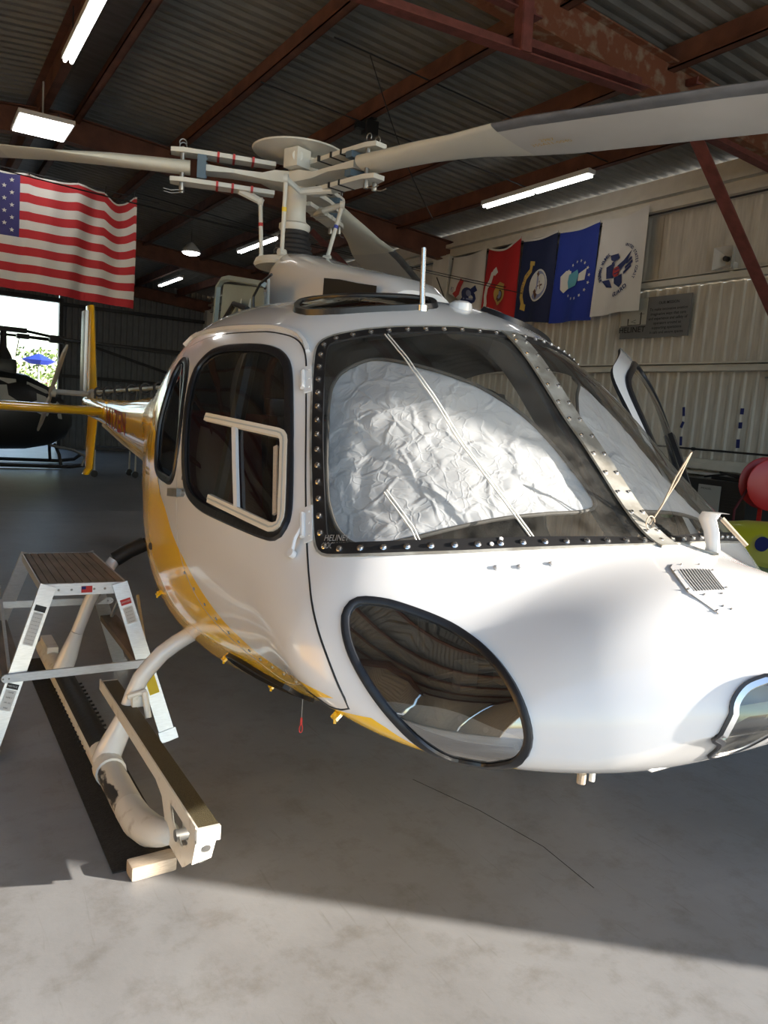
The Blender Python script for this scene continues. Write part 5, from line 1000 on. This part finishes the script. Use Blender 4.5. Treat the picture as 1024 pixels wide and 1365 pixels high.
# ================================================================== SKIDS
for sg in (1,-1):
    sk=empty('skid',(X0-1.067*sg,3.8,0)); sk.parent=heli; sk.matrix_parent_inverse=wmat(heli).inverted()
    fx=lambda x: x if sg==1 else 2*X0-x
    m=MB(); m.tube([(fx(.733),y,.075) for y in (5.05,4.78)],.052,14); m.box(min(fx(.70),fx(.765)),max(fx(.70),fx(.765)),4.75,5.02,.02,.16,bev=.01); m.build('skid_end_fitting','skidw',sk)
    m=MB(); m.tube([(fx(.733),4.80,.078),(fx(.733),3.20,.078)],.053,16); m.build('skid_tube','skidw',sk)
    m=MB(); m.tube([(fx(.738),4.40,.084),(fx(.738),3.42,.084)],.054,16)
    for k_ in range(16):
        y=4.3-.055*k_; m.tube([(fx(.785),y,.08),(fx(.815),y,.085)],.006,6); m.tube([(fx(.685),y,.07),(fx(.668),y,.07)],.005,6)
    m.build('grip_sleeve','skidb',sk)
    m=MB(); m.tube([(fx(.733),3.22,.078),(fx(.733),3.0,.078),(fx(.733),2.86,.08)],.056,16); m.build('skid_tube_forward','skidworn',sk)
    m=MB(); m.tube([(fx(.733),2.88,.08),(fx(.737),2.76,.085),(fx(.750),2.65,.105),(fx(.765),2.57,.135),(fx(.778),2.51,.16),(fx(.782),2.49,.17)],[.057,.060,.058,.050,.038,.015],16); m.build('skid_toe','skidw',sk)
    m=MB(); m.tube([(fx(1.4),3.3,.64),(fx(1.2),3.3,.65),(fx(1.085),3.3,.625),(fx(1.02),3.3,.59),(fx(.955),3.3,.545),(fx(.895),3.3,.48),(fx(.865),3.3,.44),(fx(.835),3.3,.37),(fx(.81),3.3,.29)],.036,16); m.tube([(fx(.81),3.3,.29),(fx(.78),3.3,.21),(fx(.752),3.31,.14),(fx(.735),3.32,.08)],[.037,.05,.056,.06],16); m.build('front_cross_tube','white',sk)
    m=MB(); m.tube([(fx(.733),3.20,.08),(fx(.733),3.27,.08)],.064,16); m.build('saddle','skidw',sk)
    m=MB(); m.tube([(fx(1.7),4.45,.84),(fx(1.3),4.45,.84),(fx(1.16),4.45,.82)],.036,14); m.tube([(fx(1.16),4.45,.82),(fx(1.08),4.45,.785),(fx(1.0),4.45,.735)],.042,14); m.build('cross_tube_sleeve','skidb',sk)
    m=MB(); m.tube([(fx(1.0),4.45,.735),(fx(.95),4.45,.66),(fx(.87),4.45,.50),(fx(.81),4.45,.33)],.034,14); m.tube([(fx(.81),4.45,.33),(fx(.77),4.46,.2),(fx(.74),4.48,.10)],[.035,.05,.056],14); m.build('rear_cross_tube','white',sk)
    # boarding step
    bs_=empty('boarding_step',(fx(.82),2.9,.3)); bs_.parent=sk; bs_.matrix_parent_inverse=wmat(sk).inverted()
    xa,xb=sorted((fx(.765),fx(.842)));
    m=MB(); m.box(xa+.004,xb-.002,2.205,3.60,.334,.338); m.build('grip_tape','grip',bs_,smooth=False)
    m=MB(); m.box(xa,xb,2.20,3.62,.318,.334); m.box(xa-.002 if sg==1 else xb-.004,xa+.004 if sg==1 else xb+.002,2.20,3.62,.296,.345); m.box(xa,xb,2.19,2.205,.292,.338); m.build('step_channel','skidw',bs_,smooth=False)
    # bracket plate with triangular cut-out
    o_=[(2.20,.30),(2.235,.12),(2.30,.08),(2.52,.10),(2.47,.22),(2.66,.29),(2.66,.318),(2.20,.318)]; xi=fx(.772)
    outer=[(2.20,.318),(2.80,.318),(2.72,.29),(2.60,.255),(2.54,.17),(2.52,.13),(2.34,.13),(2.25,.20)]; inner=[(2.28,.282),(2.50,.285),(2.46,.225),(2.36,.195),(2.30,.23)]
    me_v=[(y,z) for y,z in outer]+inner; r=delaunay_2d_cdt([Vector(p) for p in me_v],[(i,(i+1)%8) for i in range(8)]+[(8+i,8+(i+1)%5) for i in range(5)],[],0,1e-6)
    P2=np.array([(v[0],v[1]) for v in r[0]]); T_=[f for f in r[2] if inside(np.array(outer),P2[list(f)].mean(0)[None])[0] and not inside(np.array(inner),P2[list(f)].mean(0)[None])[0]]
    for xo in ((xi,xi+.006) if sg==1 else (xi-.006,xi)),:
        m=MB(); nn=len(P2); m.add([(xo[0],y,z) for y,z in P2]+[(xo[1],y,z) for y,z in P2],[tuple(f) for f in T_]+[tuple(i+nn for i in f[::-1]) for f in T_]); m.build('bracket_plate','skidw',bs_,smooth=False)
    xo=fx(.832); m=MB(); m.add([(xo,y,z) for y,z in P2]+[(xo+.005,y,z) for y,z in P2],[tuple(f) for f in T_]+[tuple(i+nn for i in f[::-1]) for f in T_]); m.build('bracket_plate','skidw',bs_,smooth=False)
    m=MB(); m.add([(xa,2.195,.30),(xb-.01,2.195,.30),(xb-.014,2.225,.215),(xa,2.225,.205),(xa,2.203,.30),(xb-.01,2.203,.30),(xb-.014,2.233,.215),(xa,2.233,.205)],[(0,1,2,3),(4,7,6,5),(0,4,5,1),(2,6,7,3),(0,3,7,4),(1,5,6,2)]); m.build('front_gusset','skidw',bs_,smooth=False)
    m=MB(); m.lathe([(.014,0),(.014,.002),(0,.002)],14,((xa+xb)/2,2.207,.262),axis=(0,-1,-.3)); m.tube([(xa+.004,2.42,.20),(xb-.004,2.42,.20)],.020,12); m.build('lightening_hole','steel',bs_)
    m=MB(); m.box(min(fx(.82),fx(.88)),max(fx(.82),fx(.88)),3.24,3.34,.335,.385,bev=.01); m.tube([(fx(.80),3.25,.385),(fx(.88),3.25,.40)],.012,8); m.tube([(fx(.88),3.2,.30),(fx(.87),3.24,.40)],.014,8); m.build('step_clamp','skidw',bs_)
# runner mat and wood block under the near skid
m=MB(); m.box(.612,.84,2.60,5.05,.0,.006); tag(m.build('runner_mat','mattx',smooth=False),'long black runner mat on the floor under the near skid','mat')
m=MB(); m.box(-.08,.08,-.035,.035,0,.052,bev=.012,mtx=Matrix.Translation((.735,2.56,.0))@Matrix.Rotation(.05,4,'Z')); tag(m.build('wood_block','wood'),'pale fabric-wrapped block against the front end of the near skid','block')
# ================================================================== STEP STAND (aluminium work platform)
def frame_leg(m,p,q,w_=.075,th=.022,up=(0,1,0)): m.bar(p,q,w_,th,up)
ls=empty('step_stand',(.72,4.2,0),'aluminium two-sided step stand with ribbed brown platform standing beside the near skid','step stand')
ZP=.755; PLT=[(.535,3.84),(.91,3.82),(.905,4.58),(.545,4.60)]
FT_=[(.30,3.68),(1.095,3.60),(1.12,4.72),(.33,4.78)]
for k_ in range(10):
    a=k_/10;b=(k_+.9)/10; L=lambda t,z: (Vector((*PLT[0],z)).lerp(Vector((*PLT[1],z)),t),Vector((*PLT[3],z)).lerp(Vector((*PLT[2],z)),t))
    p0,p1=L(a,ZP);q0,q1=L(b,ZP); m=MB(); m.add([p0,q0,q1,p1,p0-Vector((0,0,.012)),q0-Vector((0,0,.012)),q1-Vector((0,0,.012)),p1-Vector((0,0,.012))],[(0,1,2,3),(7,6,5,4),(0,4,5,1),(1,5,6,2),(2,6,7,3),(3,7,4,0)]); m.build('tread_plank','tread',ls,smooth=False)
m=MB(); m.bar((*PLT[0],ZP-.028),(*PLT[1],ZP-.028),.02,.056); m.build('front_apron','alu',ls); m=MB(); m.bar((*PLT[3],ZP-.028),(*PLT[2],ZP-.028),.02,.056); m.build('rear_apron','alu',ls)
for i in (0,1):
    j=3-i; m=MB(); m.bar((*PLT[i],ZP-.02),(*PLT[j],ZP-.02),.012,.04); m.build('side_rail','alu',ls)
for i in range(4):
    m=MB(); y_=-1 if i<2 else 1; m.bar((PLT[i][0]+(.028 if i in (0,3) else -.028),PLT[i][1]+.012*y_,ZP-.005),(*FT_[i],.0),.072,.020,(0,1,0)); lg=m.build('leg','alu',ls)
    d_=Vector((*FT_[i],0))-Vector((*PLT[i],ZP)); p_=Vector((*FT_[i],.0)); m=MB(); m.bar(p_-d_.normalized()*.055,p_+Vector((0,-.0,.002)),.085,.034,(0,1,0)); m.build('foot_cap','alu',lg)
# sloping side stiles towards each foot (inner flange) and steps halfway on both sides
for sx,(i,j) in ((-1,(0,3)),(1,(1,2))):
    mid=lambda k,t: Vector((*PLT[k],ZP)).lerp(Vector((*FT_[k],0)),t)
    a,b=mid(i,.52),mid(j,.52); m=MB(); w_=.085
    off=Vector((sx*.0,0,0)); m.add([a+Vector((-.045,.01,0)),a+Vector((.045,.01,0)),b+Vector((.045,-.01,0)),b+Vector((-.045,-.01,0))]+[p+Vector((0,0,-.03)) for p in (a+Vector((-.045,.01,0)),a+Vector((.045,.01,0)),b+Vector((.045,-.01,0)),b+Vector((-.045,-.01,0)))],[(0,1,2,3),(7,6,5,4),(0,4,5,1),(1,5,6,2),(2,6,7,3),(3,7,4,0)]); m.build('step','tread',ls,smooth=False)
    for k in (i,j):
        m=MB(); s_=1 if k==i else -1; m.bar(mid(k,.56)+Vector((0,.02*s_,0)),mid(k,.62)+Vector((0,.34*s_,.34)),.012,.02); m.build('step_brace','alu',ls)
fa,fb=Vector((*PLT[0],ZP)).lerp(Vector((*FT_[0],0)),.53),Vector((*PLT[1],ZP)).lerp(Vector((*FT_[1],0)),.50)
def sbar(a,b,dy,name):
    m=MB(); a=a+Vector((-.03,dy,0)); b=b+Vector((.03,dy,0)); m.bar(a,b,.012,.038,(0,0,1)); m.lathe([(.019,-.006),(.019,.006)],14,a,axis=(0,1,0)); m.lathe([(.019,-.006),(.019,.006)],14,b,axis=(0,1,0)); o_=m.build(name,'alu',ls)
    for p in (a,b):
        for dx in (-.012,.012): put=MB(); put.lathe([(.0045,0),(.004,.003),(0,.003)],8,p+Vector((dx,-.006,0)),axis=(0,-1,0)); put.build('rivet','steel',o_)
sbar(fa,fb,-.03,'spreader_bar')
ra,rb_=Vector((*PLT[3],ZP)).lerp(Vector((*FT_[3],0)),.40),Vector((*PLT[2],ZP)).lerp(Vector((*FT_[2],0)),.40); sbar(ra,rb_,.0,'rear_spreader_bar')
for t_ in (.06,.2,.35,.62,.75,.92,.97): 
    p=Vector((*PLT[0],ZP-.03)).lerp(Vector((*PLT[1],ZP-.03)),t_)+Vector((0,-.011,0)); m=MB(); m.lathe([(.006,0),(.005,.003),(0,.003)],8,p,axis=(0,-1,0)); m.build('rivet','steel',ls)
def sticker(legi,t0,t1,w_,mt,name,lab=None,text=None,tc='ink'):
    a=Vector((PLT[legi][0]+(.028 if legi in (0,3) else -.028),PLT[legi][1]-.012,ZP-.005)); b=Vector((*FT_[legi],0)); n=Vector((0,-1,0)); t=(b-a).normalized(); sd=t.cross(n).normalized(); n=sd.cross(t).normalized(); n=-n if n.y>0 else n
    p=a.lerp(b,t0);q=a.lerp(b,t1); m=MB(); m.add([p-sd*w_/2+n*.0115,p+sd*w_/2+n*.0115,q+sd*w_/2+n*.0115,q-sd*w_/2+n*.0115],[(0,1,2,3)]); o_=m.build(name,mt,ls,smooth=False,label=lab)
    if text:
        m=MB(); sdx=sd if sd.x>0 else -sd
        for k,(tx,sz) in enumerate(text):
            c=p.lerp(q,(k+.5)/len(text)); vs,fs=text_geo(tx,1); m.add([c+sdx*x*sz-t*y*sz+n*.0125 for x,y in vs],fs)
        m.build('lettering',tc,o_,False,False)
sticker(0,.12,.155,.05,'ink','decal'); sticker(0,.16,.35,.045,'stick','decal',text=[('SAFETY FIRST',.006)]+[('for your safety read',.0045)]*8)
sticker(0,.57,.60,.05,'ink','decal',text=[('NOTICE',.011)],tc='stick'); sticker(0,.605,.72,.048,'stick','decal',text=[('CLIMB',.009),('SAFELY',.009),('300 LBS',.009),('MAX',.009)])
sticker(1,.10,.135,.05,'stickr','decal',text=[('DANGER',.011)],tc='stick'); sticker(1,.15,.25,.045,'stick','decal',text=[('do not stand',.0055)]*5)
sticker(1,.52,.545,.05,'ink','decal',text=[('CAUTION',.009)],tc='sticky'); sticker(1,.55,.70,.048,'sticky','decal',lab='yellow warning sticker on the leg')
m=MB(); c=Vector((*PLT[0],ZP-.03)).lerp(Vector((*PLT[1],ZP-.03)),.53)+Vector((0,-.0118,0)); m.add([c+Vector((-.025,0,-.016)),c+Vector((.025,0,-.016)),c+Vector((.025,0,.016)),c+Vector((-.025,0,.016)),c+Vector((-.024,-.0006,.0)),c+Vector((-.004,-.0006,.0)),c+Vector((-.004,-.0006,.015)),c+Vector((-.024,-.0006,.015))],[(0,1,2,3),(4,5,6,7)]); m.m=[0,1]; m.build('flag_sticker',['stickr','fblue'],ls,smooth=False)
# ================================================================== RIGHT SIDE EQUIPMENT
def cabinet(name,x0,x1,y0,y1,z0,z1,label,cat,panelmt='lgrey'):
    t=empty(name,((x0+x1)/2,(y0+y1)/2,0),label,cat)
    m=MB(); m.box(x0,x1,y0,y1,z0,z1,bev=.015); m.build('housing','blackm',t)
    m=MB(); yc=(y0+y1)/2+.05; m.box(x0-.012,x0,yc-.17,yc+.10,z1-.38,z1-.06); p=m.build('front_panel',panelmt,t)
    m=MB(); 
    vs,fs=text_geo('MODEL',1); m.add([(x0-.0135,yc+.0-x*.04,z1-.10+y*.03) for x,y in vs],fs); m.build('lettering','ink',p,False,False)
    for k_ in range(7): m=MB(); z=z1-.40-.03*k_; m.box(x0-.006,x0,y0+.06,y1-.06,z,z+.014); m.build('louvre','darkst',t)
    for k_ in range(6): m=MB(); z=z1-.10-.035*k_; m.box(x0-.006,x0,y0+.03,yc-.20,z,z+.012); m.build('louvre','darkst',t)
    for yy in (y0+.08,y1-.08):
        m=MB(); m.lathe([(.05,-.02),(.05,.02)],14,(x0+.08,yy,.05),axis=(0,1,0)); m.build('caster','boot',t)
    return t
tb=cabinet('welding_machine',7.35,7.95,4.85,5.70,.12,1.23,'black machine cabinet with pale grey front panel against the right wall','machine')
cabinet('air_compressor',7.4,7.95,5.95,6.75,.12,1.18,'black machine cabinet farther along, half hidden by the windscreen','machine')
m=MB(); m.box(7.5,7.8,5.0,5.4,1.23,1.27,bev=.01); m.tube([(7.45,5.45,1.25),(7.48,5.2,1.30),(7.5,5.0,1.26),(7.55,4.9,1.28),(7.5,5.3,1.31)],.012,8); tag(m.build('cable_bundle','black'),'black cables piled on top of the machine cabinet','cable')
m=MB(); m.lathe([(.001,-.07),(.05,-.06),(.085,-.01),(.08,.04),(.04,.075),(.0,.08)],18,(6.9,5.45,.86)); b_=tag(m.build('green_bottle',mat('green_plastic',(.25,.40,.22),.5)),'round pale green container on the dark cart by the machines','container'); m=MB(); m.lathe([(.02,.07),(.02,.10),(.0,.10)],12,(6.9,5.45,.86)); m.build('cap','stick',b_)
ct=empty('tool_cart',(7.0,5.1,0),'low black tool cart loaded with dark parts in front of the machines','cart')
m=MB(); m.box(6.7,7.25,4.5,5.9,.74,.78,bev=.006); m.box(6.7,7.25,4.5,5.9,.28,.31,bev=.006); m.build('shelf','blackm',ct)
for x in (6.73,7.22):
    for y in (4.53,5.87): m=MB(); m.box(x-.015,x+.015,y-.015,y+.015,.06,.78); m.build('post','darkst',ct); m=MB(); m.lathe([(.045,-.015),(.045,.015)],12,(x,y,.045),axis=(1,0,0)); m.build('caster','boot',ct)
m=MB(); m.tube([(6.8,5.1,.80),(6.85,4.95,.86),(6.9,4.8,.88),(7.0,4.68,.84),(7.1,4.6,.80)],.02,8); m.tube([(6.85,5.2,.81),(6.95,4.9,.83),(7.05,4.75,.81)],.016,8); tag(m.build('hose_coil','black'),'black hose lying on the tool cart','hose')
# hose reel
hr=empty('hose_reel',(6.6,4.2,0),'red hose reel on a stand at the right edge of the picture','hose reel')
cr=Vector((6.55,4.12,1.30)); ax=Vector((.55,.83,0)).normalized()
for s_,nm in ((-.09,'flange'),(.09,'flange')):
    m=MB(); m.lathe([(.06,-.006),(.225,-.006),(.235,.0),(.225,.006),(.06,.006)],32,cr+ax*s_,axis=ax); m.build(nm,'redp',hr)
m=MB(); 
for k_ in range(5): m.tube([cr+ax*(-.06+.03*k_)+Vector((0,0,1))*.12*math.sin(a)+ax.cross(Vector((0,0,1)))*.12*math.cos(a) for a in np.linspace(0,2*PI,25)[:-1]],.014,6,closed=True)
m.build('hose','burg',hr); m=MB(); m.lathe([(.03,-.12),(.03,.12)],12,cr,axis=ax); m.build('axle','darkst',hr)
m=MB(); m.bar(cr-ax*.12+Vector((0,0,0)),cr-ax*.12-Vector((0,0,.55)),.04,.012,(1,0,0)); m.bar(cr+ax*.12,cr+ax*.12-Vector((0,0,.55)),.04,.012,(1,0,0)); m.box(6.4,6.75,3.95,4.35,.72,.76); 
for x in (6.43,6.72):
    for y in (3.98,4.32): m.box(x-.015,x+.015,y-.015,y+.015,0,.72)
m.build('stand','redp',hr)
m=MB(); m.tube([cr+Vector((-.15,.1,-.05)),cr+Vector((-.22,.16,-.25)),cr+Vector((-.16,.2,-.42)),cr+Vector((-.05,.15,-.48))],.012,8); m.build('loose_hose','burg',hr)
# table with yellow cowling
tb=empty('work_table',(5.5,3.5,0),'low table with a green edge under the yellow cowling at the right edge','table')
m=MB(); m.box(5.1,6.2,2.8,3.95,.735,.765,bev=.004); m.build('tabletop',mat('table_green_edge',(.28,.36,.20),.5),tb)
for x in (5.15,6.15):
    for y in (2.85,3.9): m=MB(); m.box(x-.02,x+.02,y-.02,y+.02,0,.735); m.build('leg','grey',tb)
m=MB(); m.box(5.2,5.55,3.1,3.85,.02,.60,bev=.01); tag(m.build('storage_bin','grey'),'grey box standing under the low table at the right edge','box')
m=MB(); V_=[];k=20
for (y,w_,h) in ((3.86,.17,.12),(3.6,.20,.15),(3.2,.24,.17),(2.9,.25,.17)):
    for j in range(k+1): a=PI*j/k-0.0; V_.append((5.5+w_*math.cos(a),y,.80+h*1.75*math.sin(a)))
F_=[(i*(k+1)+j,i*(k+1)+j+1,(i+1)*(k+1)+j+1,(i+1)*(k+1)+j) for i in range(3) for j in range(k)]
n0=len(V_); V2=[(5.5+(v[0]-5.5)*.95,v[1],.80+(v[2]-.80)*.95-.0) for v in V_]; F2=[tuple(i+n0 for i in f[::-1]) for f in F_]
m.add(V_+V2,F_+F2+[(j,j+n0,j+1+n0,j+1) for j in range(k)]+[(3*(k+1)+j,3*(k+1)+j+1,3*(k+1)+j+1+n0,3*(k+1)+j+n0) for j in range(k)]); m.box(5.28,5.72,2.9,3.86,.768,.80)
yc=tag(m.build('yellow_cowling','lime',fixn=False),'bright yellow curved cowling piece lying on the table at the right edge','cowling')
m=MB(); m.lathe([(.055,0),(.055,.006),(.0,.006)],20,(5.29,3.32,.93),axis=(-1,0,.25)); m.build('cutout','fblue',yc); m=MB(); m.lathe([(.012,0),(.012,.004),(0,.004)],12,(5.292,3.40,.84),axis=(-1,0,0)); m.build('fastener','ink',yc)
# ================================================================== BACKGROUND
# dark helicopter in the bay behind
bh=empty('helicopter',(1.2,18.6,0),'dark helicopter with covered windows parked deep in the hangar by the open door','helicopter')
m=MB(); V_=[];k=20
secs=[(3.15,.05,1.0,.1),(3.0,.35,1.02,.38),(2.7,.55,1.08,.62),(2.2,.68,1.15,.80),(1.5,.74,1.18,.86),(.6,.72,1.18,.86),(-.2,.6,1.2,.78),(-1.0,.38,1.3,.5),(-1.8,.22,1.4,.28),(-5.2,.10,1.6,.12)]
for x,w_,zc,h in secs:
    for j in range(k): a=2*PI*j/k; c,s_=math.cos(a),math.sin(a); V_.append((x,18.6+w_*(abs(c)**.8)*(1 if c>0 else -1),zc+h*(abs(s_)**.8)*(1 if s_>0 else -1)))
m.add(V_,[(i*k+j,i*k+(j+1)%k,(i+1)*k+(j+1)%k,(i+1)*k+j) for i in range(len(secs)-1) for j in range(k)]+[tuple(range(k)),tuple((len(secs)-1)*k+j for j in range(k))]); m.build('fuselage','blackm',bh)
for q in ([(1.15,1.30),(2.0,1.28),(1.95,1.83),(1.2,1.86)],[(2.12,1.28),(2.45,1.12),(2.88,1.05),(2.82,1.38),(2.55,1.66),(2.16,1.80)],[(.2,1.32),(1.0,1.30),(1.02,1.86),(.25,1.84)]):
    ys=[]; m=MB(); 
    def yy(x,z):
        w_=float(np.interp(-x,[-s[0] for s in secs],[s[1] for s in secs])); zc=float(np.interp(-x,[-s[0] for s in secs],[s[2] for s in secs])); h=float(np.interp(-x,[-s[0] for s in secs],[s[3] for s in secs])); t=min(.99,abs(z-zc)/h); return 18.6-w_*(1-t**(2/.8))**.4-.02
    g_=[(x,z) for x,z in q]; cx_=sum(p[0] for p in g_)/len(g_);cz_=sum(p[1] for p in g_)/len(g_)
    V_=[(cx_,yy(cx_,cz_)-.01,cz_)]+[(x,yy(x,z),z) for x,z in g_]; m.add(V_,[(0,i+1,(i+1)%len(g_)+1) for i in range(len(g_))]); m.build('window_cover','lgrey',bh)
m=MB(); m.box(.6,2.0,18.3,18.9,1.9,2.25,bev=.1); m.build('engine_cowl','blackm',bh)
m=MB(); m.lathe([(.20,2.2),(.16,2.32),(.07,2.5),(.06,2.85),(.10,2.9)],16,(1.75,18.6,0)); m.build('rotor_mast','darkst',bh)
m=MB(); m.box(1.3,2.2,18.5,18.7,2.82,2.92,bev=.02); m.box(2.0,2.25,18.5,18.7,2.70,2.80,bev=.02); m.tube([(2.1,18.6,2.88),(2.75,18.6,2.80)],.03,8); m.tube([(2.1,18.6,2.74),(2.75,18.6,2.72)],.02,8); m.box(2.65,2.95,18.5,18.7,2.68,2.84,bev=.02); m.tube([(2.05,18.5,2.75),(1.98,18.5,2.3)],.01,6); m.tube([(1.45,18.5,2.75),(1.5,18.5,2.3)],.01,6); m.build('rotor_hub','darkst',bh)
for a_,L in ((-.10,5.0),(2.2,5.),(4.3,5.)):
    m=MB(); m.bar((1.75+math.cos(a_)*1.1,18.6+math.sin(a_)*1.1,2.79),(1.75+math.cos(a_)*L,18.6+math.sin(a_)*L,2.62),.28,.03); m.build('rotor_blade','darkst',bh)
for sy in (-.75,.75):
    m=MB(); m.tube([(.2,18.6+sy,.06),(3.0,18.6+sy,.05),(3.35,18.6+sy,.10),(3.5,18.6+sy,.22)],.04,8); m.build('skid_tube','darkst',bh)
    for x in (1.0,2.75): m=MB(); m.tube([(x,18.6+sy*.5,.5),(x+.05,18.6+sy*.9,.3),(x+.08,18.6+sy,.06)],.035,8); m.build('strut','darkst',bh)
m=MB(); m.tube([(2.6,17.85,.5),(3.05,17.8,.42),(3.3,17.8,.30),(3.25,17.8,.08)],.03,8); m.build('boarding_step','steel',bh)
m=MB(); m.tube([(1.7,17.9,1.28),(1.6,17.8,1.55)],.015,6); m.build('antenna','lgrey',bh)
# carts and clutter by the back wall
for k_,(x,y,lb,mt) in enumerate(((3.6,16.5,'dark wheeled cart beneath the tail fin near the back of the hangar','darkst'),(4.6,16.0,'low yellow wheeled dolly seen under the tail boom','sticky'))):
    t=empty('wheeled_cart',(x,y,0),lb,'cart'); h_=.55 if k_==0 else .22
    m=MB(); m.box(x-.45,x+.45,y-.3,y+.3,h_,h_+.05); m.build('deck',mt,t,smooth=False)
    for dx in (-.4,.4):
        for dy in (-.25,.25): m=MB(); m.lathe([(.07,-.02),(.07,.02)],12,(x+dx,y+dy,.07),axis=(0,1,0)); m.build('wheel','boot',t); m=MB(); m.box(x+dx-.015,x+dx+.015,y+dy-.01,y+dy+.01,.07,h_); m.build('post','lgrey' if k_==0 else mt,t)
# outside behind the hangar
ub=empty('patio_umbrella',(3.95,30,0),'blue patio umbrella outside, seen through the back door opening','umbrella')
m=MB(); V_=[(3.95,30,2.90)]+[(3.95+1.35*.42*math.cos(a),30+.57*math.sin(a),2.66) for a in np.linspace(0,2*PI,9)[:-1]]+[(3.95+.30*math.cos(a),30+.3*math.sin(a),2.52) for a in np.linspace(0,2*PI,9)[:-1]]
m.add(V_,[(0,i,i%8+1) for i in range(1,9)]+[(i,i%8+1,i%8+9,i+8) for i in range(1,9)]); m.build('canopy','umb',ub,smooth=False); m=MB(); m.tube([(3.95,30,0),(3.95,30,2.95)],.03,8); m.build('pole','grey',ub); m=MB(); m.lathe([(.3,0),(.3,.08),(.0,.1)],16,(3.95,30,-.02)); m.build('base','grey',ub)
def bush(x,y,r,h,lb,sd):
    random.seed(sd); t=empty('bush',(x,y,0),lb,'bush','bushes outside the back door'); m=MB()
    for _ in range(700):
        a=random.random()*2*PI; z=random.random(); rr=r*math.sqrt(random.random())*(1-.5*abs(z-.5)); c=Vector((x+rr*math.cos(a),y+rr*math.sin(a),.1+z*h)); u=Vector((random.gauss(0,1),random.gauss(0,1),random.gauss(0,1))).normalized(); v=u.orthogonal().normalized(); s_=.12
        m.add([c-u*s_,c+v*s_*.6,c+u*s_,c-v*s_*.6],[(0,1,2,3)])
    o_=m.build('foliage','leaf',t,False,False); o_['kind']='stuff'; m=MB(); m.tube([(x,y,0),(x,y,h*.6)],.05,6); m.build('stem','rust',t)
bush(5.2,37,1.6,3.3,'leafy green bush outside the back door, right of the umbrella',3); bush(2.4,40,1.8,2.6,'low green bush outside, behind the dark helicopter',5); bush(-2.5,40,2.5,3.,'leafy bush outside at the far left of the back door opening',6)
t=empty('shed',(3.4,46,0),'small red roofed shed outside behind the umbrella','shed'); m=MB(); m.box(2.6,4.6,46,48,0,2.2); m.build('wall','wallt',t,smooth=False); m=MB(); m.prism([(45.8,2.2),(48.2,2.2),(47,2.9)],0,2.5,4.7); m.build('roof','redd',t,smooth=False)
